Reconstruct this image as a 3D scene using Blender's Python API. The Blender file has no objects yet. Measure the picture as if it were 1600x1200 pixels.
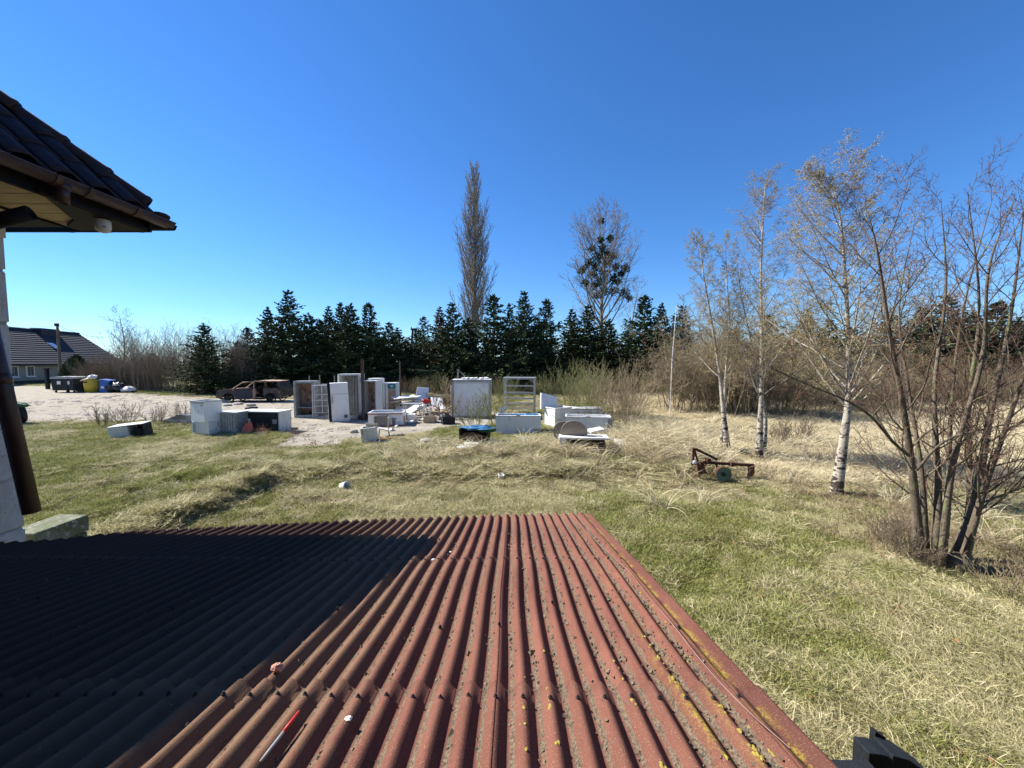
import bpy, bmesh, math, random
import numpy as np
from mathutils import Vector, Matrix, Euler
R = math.radians
random.seed(7); rng = np.random.default_rng(7)
S = bpy.context.scene
COL = S.collection

# ------------------------------------------------------------------ camera, sky, sun, exposure
F = 600.0; CAMZ = 2.75; PITCH = math.atan(34 / 600.0)
cd = bpy.data.cameras.new('camera'); cam = bpy.data.objects.new('camera', cd); COL.objects.link(cam)
cam.location = (0, 0, CAMZ); cam.rotation_euler = (R(90) - PITCH, 0, 0)
cd.sensor_width = 36; cd.lens = 36 * F / 1600; cd.clip_start = .02; cd.clip_end = 3000
S.camera = cam
SUN_EL = R(43.4); SUN_AZ = R(-71)            # azimuth from +Y, negative to the left
sdir = Vector((math.sin(SUN_AZ) * math.cos(SUN_EL), math.cos(SUN_AZ) * math.cos(SUN_EL), math.sin(SUN_EL)))
w = bpy.data.worlds.new("World"); S.world = w; w.use_nodes = True
nt = w.node_tree; nt.nodes.clear()
sky = nt.nodes.new('ShaderNodeTexSky'); sky.sky_type = 'NISHITA'; sky.sun_disc = False
sky.sun_elevation = SUN_EL; sky.sun_rotation = SUN_AZ
sky.air_density = 1.3; sky.dust_density = 0; sky.ozone_density = 6; sky.altitude = 1500
bg = nt.nodes.new('ShaderNodeBackground'); bg.inputs[1].default_value = 0.072
wo = nt.nodes.new('ShaderNodeOutputWorld')
hs = nt.nodes.new('ShaderNodeHueSaturation'); hs.inputs['Saturation'].default_value = 1.08
tn = nt.nodes.new('ShaderNodeMix'); tn.data_type = 'RGBA'; tn.blend_type = 'MULTIPLY'; tn.inputs[0].default_value = 1; tn.inputs[7].default_value = (.80, .98, 1.22, 1)
nt.links.new(sky.outputs[0], tn.inputs[6]); nt.links.new(tn.outputs[2], hs.inputs['Color']); nt.links.new(hs.outputs[0], bg.inputs[0]); nt.links.new(bg.outputs[0], wo.inputs[0])
sl = bpy.data.lights.new('sun', 'SUN'); sl.energy = 5.0; sl.angle = R(.53); sl.color = (1, .95, .87)
so = bpy.data.objects.new('sun', sl); COL.objects.link(so)
so.rotation_euler = sdir.to_track_quat('Z', 'Y').to_euler()
S.view_settings.view_transform = 'Standard'; S.view_settings.look = 'None'
S.view_settings.exposure = 1.05; S.view_settings.gamma = 1

# ------------------------------------------------------------------ pixel helpers (photo is 1600x1200)
_f = Vector((0, math.cos(PITCH), -math.sin(PITCH))); _u = Vector((0, math.sin(PITCH), math.cos(PITCH)))
def ray(px, py): return _f + Vector(((px - 800) / F, 0, 0)) + _u * ((600 - py) / F)
def W(px, py, Y):
    r = ray(px, py); return Vector((0, 0, CAMZ)) + r * (Y / r.y)

# ------------------------------------------------------------------ numpy noise and ground height
_tab = rng.random((256, 256))
def vn(x, y, s=0):
    x = np.asarray(x, float) + s * 17.3; y = np.asarray(y, float) + s * 9.7
    xi = np.floor(x).astype(int); yi = np.floor(y).astype(int); fx = x - xi; fy = y - yi
    fx = fx * fx * (3 - 2 * fx); fy = fy * fy * (3 - 2 * fy)
    a = _tab[xi & 255, yi & 255]; b = _tab[(xi + 1) & 255, yi & 255]
    c = _tab[xi & 255, (yi + 1) & 255]; d = _tab[(xi + 1) & 255, (yi + 1) & 255]
    return (a * (1 - fx) + b * fx) * (1 - fy) + (c * (1 - fx) + d * fx) * fy
def fbm(x, y, o=4, s=0):
    t = 0; a = .5; n = 0
    for i in range(o): t = t + a * vn(x * 2 ** i, y * 2 ** i, s + i); n += a; a *= .5
    return t / n
def sst(a, b, x):
    t = np.clip((np.asarray(x, float) - a) / (b - a), 0, 1); return t * t * (3 - 2 * t)
def hz(x, y):
    x = np.asarray(x, float); y = np.asarray(y, float)
    n = fbm(x * .9, y * .9, 3, 3) - .5
    left = sst(0, .45, x + 6.2 + n * 1.1 - (y - 8) * .05)
    back = sst(-.1, .8, 9.75 + n * 1.3 + sst(-6, -3, x) * .3 - y)
    low = left * back
    low = np.maximum(low, sst(4.5, 8, x) * sst(26, 14, y))
    far = sst(60, 22, np.hypot(x, y))
    mound = .16 * np.exp(-((x - 4.3) ** 2 / 2.2 + (y - 12.6) ** 2 / 3)) + .10 * np.exp(-((x - .2) ** 2 / 9 + (y - 11.4) ** 2 / .8))
    rough = (fbm(x * .5, y * .5, 3, 5) - .5) * .18 + (fbm(x * 2.6, y * 2.6, 3, 9) - .5) * .12 + (fbm(x * 6, y * 6, 2, 19) - .5) * .05
    yardf = 1 - .85 * yard(x, y)
    lump = (1 - left) * sst(-13, -8, x) * sst(13, 9, y) * (fbm(x * 1.6 + y * .8, y * 3.4, 2, 12) - .5) * .26
    return (-.20 * low + mound + (rough + lump) * yardf) * far
_YP = None
def inpoly(x, y, P):
    x = np.asarray(x, float); y = np.asarray(y, float); ins = np.zeros(np.broadcast(x, y).shape, bool)
    n = len(P)
    for i in range(n):
        x1, y1 = P[i]; x2, y2 = P[(i + 1) % n]
        c = ((y1 > y) != (y2 > y)) & (x < (x2 - x1) * (y - y1) / ((y2 - y1) if y2 != y1 else 1e-9) + x1)
        ins ^= c
    return ins
def G0(px, py):
    r = ray(px, py); t = CAMZ / -r.z; return (r.x * t, r.y * t)
YARD = [G0(*p) for p in [(-400, 607), (20, 603), (200, 604), (215, 614), (330, 622), (470, 624), (640, 626), (760, 634), (790, 652),
                         (770, 668), (700, 667), (655, 679), (590, 683), (545, 684), (515, 697), (450, 698), (428, 668), (330, 655), (0, 660), (-400, 672)]]
def yard(x, y):
    nx = (fbm(np.asarray(x) * .8, np.asarray(y) * .8, 3, 21) - .5) * 1.3
    return inpoly(x + nx, y + nx * .9, YARD).astype(float)
def G(px, py):
    r = ray(px, py); z = 0.0
    for _ in range(12):
        t = (CAMZ - z) / -r.z; z = .5 * z + .5 * float(hz(r.x * t, r.y * t))
    return Vector((r.x * t, r.y * t, float(hz(r.x * t, r.y * t))))
def gz(x, y): return float(hz(x, y))

# ------------------------------------------------------------------ materials
def mat(name, c1, c2=None, scale=6, rough=.7, bump=.0, bscale=None, metal=0, c3=None, s3=40, t3=.62, spec=.4, stretch=None):
    m = bpy.data.materials.new(name); m.use_nodes = True; n = m.node_tree.nodes; l = m.node_tree.links
    b = n['Principled BSDF']; b.inputs['Roughness'].default_value = rough; b.inputs['Metallic'].default_value = metal
    b.inputs['Specular IOR Level'].default_value = spec
    tc = n.new('ShaderNodeTexCoord'); src = tc.outputs['Object']
    if stretch:
        mp = n.new('ShaderNodeMapping'); mp.inputs['Scale'].default_value = stretch; l.new(src, mp.inputs[0]); src = mp.outputs[0]
    c2 = c2 or tuple(v * .7 for v in c1)
    nz = n.new('ShaderNodeTexNoise'); nz.inputs['Scale'].default_value = scale; nz.inputs['Detail'].default_value = 6; nz.inputs['Roughness'].default_value = .65
    l.new(src, nz.inputs['Vector'])
    rp = n.new('ShaderNodeValToRGB'); rp.color_ramp.elements[0].position = .35; rp.color_ramp.elements[1].position = .68
    rp.color_ramp.elements[0].color = (*c2, 1); rp.color_ramp.elements[1].color = (*c1, 1)
    l.new(nz.outputs[0], rp.inputs[0]); out = rp.outputs[0]
    if c3:
        n3 = n.new('ShaderNodeTexNoise'); n3.inputs['Scale'].default_value = s3; n3.inputs['Detail'].default_value = 4; l.new(src, n3.inputs['Vector'])
        r3 = n.new('ShaderNodeMapRange'); r3.inputs[1].default_value = t3; r3.inputs[2].default_value = t3 + .06; l.new(n3.outputs[0], r3.inputs[0])
        mx = n.new('ShaderNodeMix'); mx.data_type = 'RGBA'; l.new(r3.outputs[0], mx.inputs[0]); l.new(out, mx.inputs[6]); mx.inputs[7].default_value = (*c3, 1); out = mx.outputs[2]
    l.new(out, b.inputs['Base Color'])
    if bump:
        nb = n.new('ShaderNodeTexNoise'); nb.inputs['Scale'].default_value = bscale or scale * 6; nb.inputs['Detail'].default_value = 5; l.new(src, nb.inputs['Vector'])
        bp = n.new('ShaderNodeBump'); bp.inputs['Strength'].default_value = bump; bp.inputs['Distance'].default_value = .02
        l.new(nb.outputs[0], bp.inputs['Height']); l.new(bp.outputs[0], b.inputs['Normal'])
    return m
M = {}
M['enamel'] = mat('enamel', (.82, .82, .81), (.72, .71, .69), 3, .35, c3=(.40, .30, .20), s3=9, t3=.69, stretch=(1, 1, .25))
M['enamel_dull'] = mat('enamel_dull', (.68, .68, .66), (.52, .52, .49), 4, .5, c3=(.28, .20, .14), s3=8, t3=.66, stretch=(1, 1, .3))
M['grey_metal'] = mat('grey_metal', (.42, .43, .44), (.28, .28, .28), 4, .45, metal=.3, c3=(.2, .13, .08), s3=9, t3=.62)
M['dark_panel'] = mat('dark_panel', (.032, .034, .042), (.018, .018, .022), 5, .6, spec=.2)
M['liner_brown'] = mat('liner_brown', (.40, .31, .24), (.24, .17, .12), 5, .8, bump=.3, c3=(.12, .07, .05), s3=4, t3=.58)
M['liner_grey'] = mat('liner_grey', (.30, .31, .32), (.19, .19, .2), 5, .6)
M['wire'] = mat('wire', (.62, .63, .64), (.45, .45, .45), 20, .4, metal=.3)
M['post_brown'] = mat('post_brown', (.12, .07, .05), (.07, .04, .03), 8, .8, bump=.3)
M['wood_grey'] = mat('wood_grey', (.30, .26, .21), (.18, .15, .12), 9, .85, bump=.4, stretch=(1, 1, 8))
M['wood_pale'] = mat('wood_pale', (.52, .42, .28), (.36, .27, .17), 3, .75, bump=.2, stretch=(1, 9, 9), c3=(.16, .09, .05), s3=5, t3=.7)
M['red'] = mat('red', (.55, .03, .03), (.4, .02, .02), 6, .5)
M['orange'] = mat('orange', (.75, .14, .06), (.6, .1, .05), 6, .5)
M['blue'] = mat('blue', (.03, .12, .42), (.02, .08, .3), 6, .5)
M['tarp_blue'] = mat('tarp_blue', (.06, .22, .42), (.03, .1, .2), 6, .45, bump=.5, bscale=20)
M['teal'] = mat('teal', (.05, .22, .23), (.03, .15, .16), 10, .5)
M['yellow'] = mat('yellow', (.62, .42, .03), (.48, .32, .025), 5, .5)
M['green_bin'] = mat('green_bin', (.03, .09, .05), (.02, .06, .035), 5, .5)
M['green_moss'] = mat('green_moss', (.05, .14, .06), (.03, .07, .04), 9, .8)
M['plastic_black'] = mat('plastic_black', (.018, .019, .022), (.011, .011, .014), 6, .6, spec=.2)
M['plastic_grey'] = mat('plastic_grey', (.30, .31, .32), (.22, .22, .22), 6, .55)
M['plastic_white'] = mat('plastic_white', (.78, .78, .75), (.62, .62, .58), 8, .45)
M['burnt'] = mat('burnt', (.085, .068, .055), (.03, .027, .027), 3, .75, bump=.3, c3=(.20, .10, .055), s3=3.5, t3=.60)
M['burnt_dark'] = mat('burnt_dark', (.035, .03, .03), (.018, .016, .016), 4, .85)
M['burnt_rust'] = mat('burnt_rust', (.42, .24, .13), (.28, .18, .13), 3, .8, bump=.3, c3=(.46, .42, .38), s3=3, t3=.55)
M['burnt_blue'] = mat('burnt_blue', (.04, .045, .058), (.02, .02, .024), 4, .7)
M['rust'] = mat('rust', (.13, .05, .03), (.06, .028, .02), 14, .9, bump=.5, c3=(.2, .1, .05), s3=20, t3=.6)
M['wheel_green'] = mat('wheel_green', (.13, .24, .19), (.09, .16, .13), 12, .8, bump=.3, c3=(.16, .09, .05), s3=12, t3=.64)
M['concrete'] = mat('concrete', (.42, .40, .36), (.28, .27, .24), 5, .9, bump=.4, c3=(.12, .11, .09), s3=12, t3=.64)
M['concrete_mossy'] = mat('concrete_mossy', (.22, .22, .16), (.10, .12, .06), 8, .95, bump=.6, c3=(.30, .29, .26), s3=20, t3=.6)
M['stone'] = mat('stone', (.42, .38, .34), (.28, .25, .22), 6, .9, bump=.4)
M['gutter'] = mat('gutter', (.065, .032, .026), (.045, .023, .02), 5, .42, c3=(.09, .06, .05), s3=22, t3=.66)
M['gutter_dark'] = mat('gutter_dark', (.014, .012, .016), (.009, .008, .011), 6, .6, spec=.12)
M['tile_dark'] = mat('tile_dark', (.045, .036, .044), (.026, .022, .030), 8, .75, bump=.25, bscale=120, spec=.15)
M['tile_brown'] = mat('tile_brown', (.06, .04, .038), (.04, .028, .028), 8, .75, bump=.25, bscale=120, spec=.15)
M['globe'] = mat('globe', (.62, .60, .55), (.5, .48, .43), 8, .4, c3=(.2, .19, .17), s3=15, t3=.66)
M['plaster'] = mat('plaster', (.56, .53, .45), (.46, .43, .36), 5, .9, bump=.3)
M['house_wall'] = mat('house_wall', (.30, .27, .23), (.22, .20, .17), 2, .9, bump=.2)
M['house_roof'] = mat('house_roof', (.026, .030, .045), (.018, .02, .03), 1.2, .8)
M['glass'] = mat('glass', (.02, .022, .028), (.015, .017, .02), 1, .25, spec=.3)
M['frame_white'] = mat('frame_white', (.75, .75, .73), (.65, .65, .63), 6, .5)
M['plinth'] = mat('plinth', (.03, .03, .035), (.02, .02, .02), 2, .8)
M['pole_wood'] = mat('pole_wood', (.16, .12, .08), (.10, .075, .05), 6, .9, bump=.3, stretch=(6, 6, 1))
M['cable'] = mat('cable', (.02, .02, .02), None, 5, .6)
M['bark_dark'] = mat('bark_dark', (.14, .115, .095), (.075, .06, .05), 9, .9, bump=.6, stretch=(1, 1, .3))
M['bark_grey'] = mat('bark_grey', (.32, .27, .21), (.17, .145, .115), 5, .85, bump=.5, bscale=60, stretch=(1, 1, .4), c3=(.22, .24, .13), s3=6, t3=.58)
M['bark_stem'] = mat('bark_stem', (.21, .17, .125), (.10, .082, .062), 6, .9, bump=.7, bscale=70, stretch=(1, 1, .4), c3=(.17, .18, .09), s3=7, t3=.58)
M['twig_brown'] = mat('twig_brown', (.23, .175, .125), (.14, .11, .08), 2, .8)
M['twig_red'] = mat('twig_red', (.17, .09, .07), (.13, .09, .066), 2, .7)
M['twig_birch'] = mat('twig_birch', (.35, .275, .17), (.22, .17, .115), 2, .8)
M['twig_grey'] = mat('twig_grey', (.29, .25, .20), (.20, .17, .14), .6, .85)
M['twig_tan'] = mat('twig_tan', (.34, .27, .17), (.22, .17, .11), 1.2, .8)
M['twig_green'] = mat('twig_green', (.26, .27, .11), (.20, .19, .09), 1.5, .75)
M['catkin'] = mat('catkin', (.42, .36, .15), (.28, .24, .10), 3, .8)
M['needle'] = mat('needle', (.055, .078, .032), (.028, .044, .022), .7, .7, c3=(.05, .075, .03), s3=1.6, t3=.56)
M['needle_olive'] = mat('needle_olive', (.075, .085, .03), (.035, .05, .022), .8, .7)
M['needle_brown'] = mat('needle_brown', (.20, .115, .045), (.07, .06, .03), .8, .8)
M['mistletoe'] = mat('mistletoe', (.045, .065, .03), (.028, .04, .022), 2, .8, c3=(.08, .09, .03), s3=3, t3=.6)
M['ivory_board'] = mat('ivory_board', (.60, .50, .42), (.48, .38, .32), 6, .8)
M['brick'] = mat('brick', (.55, .28, .22), (.4, .2, .16), 20, .85, bump=.4)
M['leaf_dead'] = mat('leaf_dead', (.30, .17, .08), (.2, .11, .06), 12, .85)
M['lichen'] = mat('lichen', (.40, .31, .04), (.26, .22, .06), 60, .95)
M['black_wood'] = mat('black_wood', (.012, .017, .022), (.007, .009, .012), 9, .7, bump=.4, stretch=(6, 6, 1))
M['bag_white'] = mat('bag_white', (.72, .71, .69), (.55, .54, .52), 6, .5, bump=.5)
M['bag_black'] = mat('bag_black', (.03, .03, .035), (.02, .02, .02), 6, .35, bump=.5)

def birch_mat():
    m = mat('birch_bark', (.52, .47, .39), (.30, .265, .21), 9, .85, bump=.6, c3=(.10, .085, .07), s3=11, t3=.60)
    n = m.node_tree.nodes; l = m.node_tree.links; b = n['Principled BSDF']
    tc = n.new('ShaderNodeTexCoord'); mp = n.new('ShaderNodeMapping'); mp.inputs['Scale'].default_value = (4, 4, 11); l.new(tc.outputs['Object'], mp.inputs[0])
    nz = n.new('ShaderNodeTexNoise'); nz.inputs['Scale'].default_value = 1.6; nz.inputs['Detail'].default_value = 5; l.new(mp.outputs[0], nz.inputs['Vector'])
    sx = n.new('ShaderNodeSeparateXYZ'); l.new(tc.outputs['Object'], sx.inputs[0])
    hr = n.new('ShaderNodeMapRange'); hr.inputs[1].default_value = 0; hr.inputs[2].default_value = 1.9; hr.inputs[3].default_value = .42; hr.inputs[4].default_value = .62
    l.new(sx.outputs[2], hr.inputs[0])
    gt = n.new('ShaderNodeMath'); gt.operation = 'SUBTRACT'; l.new(nz.outputs[0], gt.inputs[0]); l.new(hr.outputs[0], gt.inputs[1])
    mr = n.new('ShaderNodeMapRange'); mr.inputs[1].default_value = 0; mr.inputs[2].default_value = .05; l.new(gt.outputs[0], mr.inputs[0])
    mx = n.new('ShaderNodeMix'); mx.data_type = 'RGBA'; l.new(mr.outputs[0], mx.inputs[0])
    old = b.inputs['Base Color'].links[0].from_socket; l.new(old, mx.inputs[6]); mx.inputs[7].default_value = (.055, .045, .038, 1)
    l.new(mx.outputs[2], b.inputs['Base Color']); return m
M['birch'] = birch_mat()

for k_ in M:
    if k_.startswith(('needle', 'twig', 'catkin', 'mistletoe', 'bark', 'birch', 'leaf')):
        b_ = M[k_].node_tree.nodes['Principled BSDF']; b_.inputs['Specular IOR Level'].default_value = .08; b_.inputs['Roughness'].default_value = .95
# ------------------------------------------------------------------ mesh builder
class MB:
    def __init__(s): s.v = []; s.f = []
    def box(s, c, d, rot=None, taper=None):
        b = len(s.v); hx, hy, hz_ = d[0] / 2, d[1] / 2, d[2] / 2
        for sz in (-1, 1):
            k = 1 if (sz < 0 or taper is None) else taper
            for sx, sy in ((-1, -1), (1, -1), (1, 1), (-1, 1)):
                p = Vector((sx * hx * k, sy * hy * k, sz * hz_))
                if rot: p = rot @ p
                s.v.append(tuple(p + Vector(c)))
        for q in ((0, 3, 2, 1), (4, 5, 6, 7), (0, 1, 5, 4), (1, 2, 6, 5), (2, 3, 7, 6), (3, 0, 4, 7)): s.f.append(tuple(b + i for i in q))
        return s
    def tube(s, p0, p1, r0, r1=None, n=8, cap=True):
        r1 = r0 if r1 is None else r1; p0 = Vector(p0); p1 = Vector(p1); d = (p1 - p0).normalized()
        a = d.orthogonal().normalized(); c = d.cross(a); b = len(s.v)
        for p, r in ((p0, r0), (p1, r1)):
            for i in range(n):
                t = 2 * math.pi * i / n; s.v.append(tuple(p + (a * math.cos(t) + c * math.sin(t)) * r))
        for i in range(n): j = (i + 1) % n; s.f.append((b + i, b + j, b + n + j, b + n + i))
        if cap: s.f.append(tuple(b + i for i in reversed(range(n)))); s.f.append(tuple(b + n + i for i in range(n)))
        return s
    def pipe(s, p0, p1, r, t=.004, n=20):       # hollow pipe with wall thickness
        p0 = Vector(p0); p1 = Vector(p1); d = (p1 - p0).normalized(); a = d.orthogonal().normalized(); c = d.cross(a); b = len(s.v)
        for p, rr in ((p0, r), (p1, r), (p1, r - t), (p0, r - t)):
            for i in range(n):
                q = 2 * math.pi * i / n; s.v.append(tuple(p + (a * math.cos(q) + c * math.sin(q)) * rr))
        for k in range(4):
            for i in range(n):
                j = (i + 1) % n; k2 = (k + 1) % 4; s.f.append((b + k * n + i, b + k * n + j, b + k2 * n + j, b + k2 * n + i))
        return s
    def lathe(s, prof, c=(0, 0, 0), n=16, axis='z', ring=False):
        b = len(s.v); m = len(prof)
        for (r, z) in prof:
            for i in range(n):
                t = 2 * math.pi * i / n; q = (r * math.cos(t), r * math.sin(t), z)
                if axis == 'y': q = (q[0], q[2], q[1])
                s.v.append((q[0] + c[0], q[1] + c[1], q[2] + c[2]))
        for k in range(m - 1):
            for i in range(n): j = (i + 1) % n; s.f.append((b + k * n + i, b + k * n + j, b + (k + 1) * n + j, b + (k + 1) * n + i))
        if ring:
            for i in range(n): j = (i + 1) % n; s.f.append((b + (m - 1) * n + i, b + (m - 1) * n + j, b + j, b + i))
        else: s.f.append(tuple(b + i for i in reversed(range(n)))); s.f.append(tuple(b + (m - 1) * n + i for i in range(n)))
        return s
    def prism(s, prof, y0, y1):                 # (x,z) outline extruded along y
        b = len(s.v); n = len(prof)
        for y in (y0, y1):
            for (x, z) in prof: s.v.append((x, y, z))
        s.f.append(tuple(b + i for i in range(n))); s.f.append(tuple(b + n + i for i in reversed(range(n))))
        for i in range(n): j = (i + 1) % n; s.f.append((b + i, b + n + i, b + n + j, b + j))
        return s
    def blob(s, c, r, n=10, m=7, jit=.15, seed=0):
        q = random.Random(seed); b = len(s.v)
        for k in range(m + 1):
            ph = math.pi * k / m
            for i in range(n):
                t = 2 * math.pi * i / n; j = 1 + q.uniform(-jit, jit)
                s.v.append((c[0] + r[0] * math.sin(ph) * math.cos(t) * j, c[1] + r[1] * math.sin(ph) * math.sin(t) * j, c[2] + r[2] * math.cos(ph) * (1 + q.uniform(-jit, jit) * .6)))
        for k in range(m):
            for i in range(n): j = (i + 1) % n; s.f.append((b + k * n + i, b + (k + 1) * n + i, b + (k + 1) * n + j, b + k * n + j))
        return s
    def mesh(s, name, smooth=False, jit=0):
        me = bpy.data.meshes.new(name)
        if jit:
            q = random.Random(len(s.v)); s.v = [tuple(c + q.uniform(-jit, jit) for c in v) for v in s.v]
        me.from_pydata(s.v, [], s.f)
        bm = bmesh.new(); bm.from_mesh(me); bmesh.ops.recalc_face_normals(bm, faces=bm.faces); bm.to_mesh(me); bm.free()
        if smooth: me.polygons.foreach_set('use_smooth', [True] * len(me.polygons))
        return me
def link(name, me, m, parent=None, loc=(0, 0, 0), rot=(0, 0, 0)):
    o = bpy.data.objects.new(name, me)
    if m is not None and len(me.materials) == 0: me.materials.append(m)
    COL.objects.link(o); o.parent = parent; o.location = loc; o.rotation_euler = rot; return o
def part(name, mb, m, parent=None, smooth=False, bevel=0, label=None, jit=0):
    if isinstance(m, str): m = M[m]
    o = link(name, mb.mesh(name, smooth, jit), m, parent)
    if bevel:
        b = o.modifiers.new('bevel', 'BEVEL'); b.width = bevel; b.segments = 2; b.limit_method = 'ANGLE'
    if label: o['label'] = label
    return o
def tag(o, label, cat, group=None):
    o['label'] = label; o['category'] = cat
    if group: o['group'] = group
    return o
def thing(name, label, cat, loc=(0, 0, 0), rz=0, group=None, rot=None):
    o = bpy.data.objects.new(name, None); COL.objects.link(o); o.location = loc
    o.rotation_euler = rot if rot else (0, 0, rz); o.empty_display_size = .2
    return tag(o, label, cat, group)
def copy_tree(o, parent=None):
    kids = [c for c in KIDS.get(o.name, [])] or list(o.children)
    c = o.copy(); COL.objects.link(c); c.parent = parent
    for k in kids: copy_tree(k, c)
    return c
KIDS = {}
def npmesh(name, V, Fq, smooth=True, Ft=None):
    me = bpy.data.meshes.new(name)
    V = np.asarray(V, np.float32); nq = len(Fq); ntv = 0 if Ft is None else len(Ft)
    me.vertices.add(len(V)); me.vertices.foreach_set('co', V.ravel())
    idx = np.asarray(Fq, np.int32).ravel() if nq else np.zeros(0, np.int32)
    if ntv: idx = np.concatenate([idx, np.asarray(Ft, np.int32).ravel()])
    me.loops.add(len(idx)); me.loops.foreach_set('vertex_index', idx)
    me.polygons.add(nq + ntv)
    st = np.concatenate([np.arange(nq) * 4, nq * 4 + np.arange(ntv) * 3]).astype(np.int32)
    me.polygons.foreach_set('loop_start', st)
    me.update(calc_edges=True)
    me.polygons.foreach_set('use_smooth', np.full(nq + ntv, smooth))
    return me
def fattr(me, name, arr):
    a = me.attributes.new(name, 'FLOAT', 'POINT'); a.data.foreach_set('value', np.asarray(arr, np.float32).ravel())

# tubes from many polylines at once
def tubes(name, paths, sides):
    groups = {}
    for pts, rs in paths: groups.setdefault(len(pts), []).append((pts, rs))
    VV = []; FF = []; base = 0
    for n, L in groups.items():
        P = np.array([[tuple(p) for p in q[0]] for q in L]); Rr = np.array([q[1] for q in L]); k = len(L)
        T = np.empty_like(P); T[:, 1:-1] = P[:, 2:] - P[:, :-2]; T[:, 0] = P[:, 1] - P[:, 0]; T[:, -1] = P[:, -1] - P[:, -2]
        T /= np.linalg.norm(T, axis=2, keepdims=True) + 1e-9
        ref = np.where(np.abs(T[..., 2:3]) < .95, np.array([0, 0, 1.0]), np.array([1.0, 0, 0]))
        ref = np.broadcast_to(ref[:, :1], P.shape)
        A = np.cross(T, ref); nA = np.linalg.norm(A, axis=2, keepdims=True); A = A / (nA + 1e-6); B = np.cross(T, A)
        th = 2 * np.pi * np.arange(sides) / sides
        ring = P[:, :, None] + Rr[:, :, None, None] * (A[:, :, None] * np.cos(th)[None, None, :, None] + B[:, :, None] * np.sin(th)[None, None, :, None])
        VV.append(ring.reshape(-1, 3))
        kk = np.arange(k)[:, None, None] * n * sides; ii = np.arange(n - 1)[None, :, None] * sides; jj = np.arange(sides)[None, None, :]; j2 = (jj + 1) % sides
        q = np.stack([kk + ii + jj, kk + ii + j2, kk + ii + sides + j2, kk + ii + sides + jj], -1).reshape(-1, 4) + base
        FF.append(q); base += k * n * sides
    return np.concatenate(VV), np.concatenate(FF)
def tube_mesh(name, sets):      # sets: [(paths, sides)]
    VV = []; FF = []; b = 0
    for paths, sides in sets:
        if not paths: continue
        v, f = tubes(name, paths, sides); VV.append(v); FF.append(f + b); b += len(v)
    return npmesh(name, np.concatenate(VV), np.concatenate(FF), True)

# ------------------------------------------------------------------ branching
def rot_dir(d, ang, az):
    a = d.orthogonal().normalized(); c = d.cross(a)
    return (d * math.cos(ang) + (a * math.cos(az) + c * math.sin(az)) * math.sin(ang)).normalized()
def grow(out, p, d, L, r, lv, sp, q):
    n = sp['n'][lv]; st = L / n; pts = [p.copy()]; rs = [r]; dirs = [d]
    wob = sp['wob'][lv]; tr = sp['trop'][lv]; tip = sp.get('tip', .25)
    for i in range(n):
        d = (d + Vector((q.gauss(0, wob), q.gauss(0, wob), q.gauss(0, wob) + tr))).normalized()
        p = p + d * st; pts.append(p); rs.append(r * (1 - (1 - tip) * (i + 1) / n)); dirs.append(d)
    out[lv].append((pts, rs))
    if lv < sp['max']: kids(out, pts, rs, dirs, L, lv, sp, q)
def kids(out, pts, rs, dirs, L, lv, sp, q, cnt=None, t0=None, fl=None):
    n = len(pts) - 1; c = cnt or sp['kids'][lv]; t0 = sp['t0'][lv] if t0 is None else t0
    az = q.uniform(0, 6.28)
    for j in range(c):
        t = t0 + (1 - t0) * (j + q.random()) / c; t = min(t, .999); x = t * n; i = int(x); f = x - i
        p = pts[i].lerp(pts[i + 1], f); rr = rs[i] * (1 - f) + rs[i + 1] * f
        az += 2.4 + q.uniform(-.5, .5)
        d = rot_dir(dirs[min(i + 1, n)], R(sp['ang'][lv] + q.gauss(0, sp.get('angv', 8))), az)
        if fl: Lc = fl(t) * q.uniform(.75, 1.2)
        else: Lc = L * sp['lr'][lv] * (1 - sp.get('taperL', .5) * t) * q.uniform(.6, 1.2)
        rmin = sp.get('rmin', .0025)
        grow(out, p, d, Lc, max(rmin, min(rr * sp.get('rr', .6), Lc * sp.get('slim', .016))), lv + 1, sp, q)
def smooth_path(pts, k=4):
    out = []
    P = [pts[0] * 2 - pts[1]] + pts + [pts[-1] * 2 - pts[-2]]
    for i in range(1, len(P) - 2):
        for j in range(k):
            t = j / k; a, b, c, d = P[i - 1], P[i], P[i + 1], P[i + 2]
            out.append(.5 * ((2 * b) + (c - a) * t + (2 * a - 5 * b + 4 * c - d) * t * t + (3 * b - a - 3 * c + d) * t ** 3))
    out.append(pts[-1]); return out
def path_dirs(pts):
    d = [(pts[i + 1] - pts[i]).normalized() for i in range(len(pts) - 1)]; return [d[0]] + d

def leafbits(tips, size, per, q, droop=0, spread=.05):
    V = []; Fc = []
    for p in tips:
        for _ in range(per):
            c = p + Vector((q.gauss(0, spread), q.gauss(0, spread), q.gauss(0, spread) - droop))
            a = Vector((q.gauss(0, 1), q.gauss(0, 1), q.gauss(0, 1))).normalized() * size * q.uniform(.5, 1.3)
            b = a.orthogonal().normalized() * size * .45
            k = len(V); V += [tuple(c), tuple(c + a * .5 + b), tuple(c + a), tuple(c + a * .5 - b)]; Fc.append((k, k + 1, k + 2, k + 3))
    return V, Fc

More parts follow.
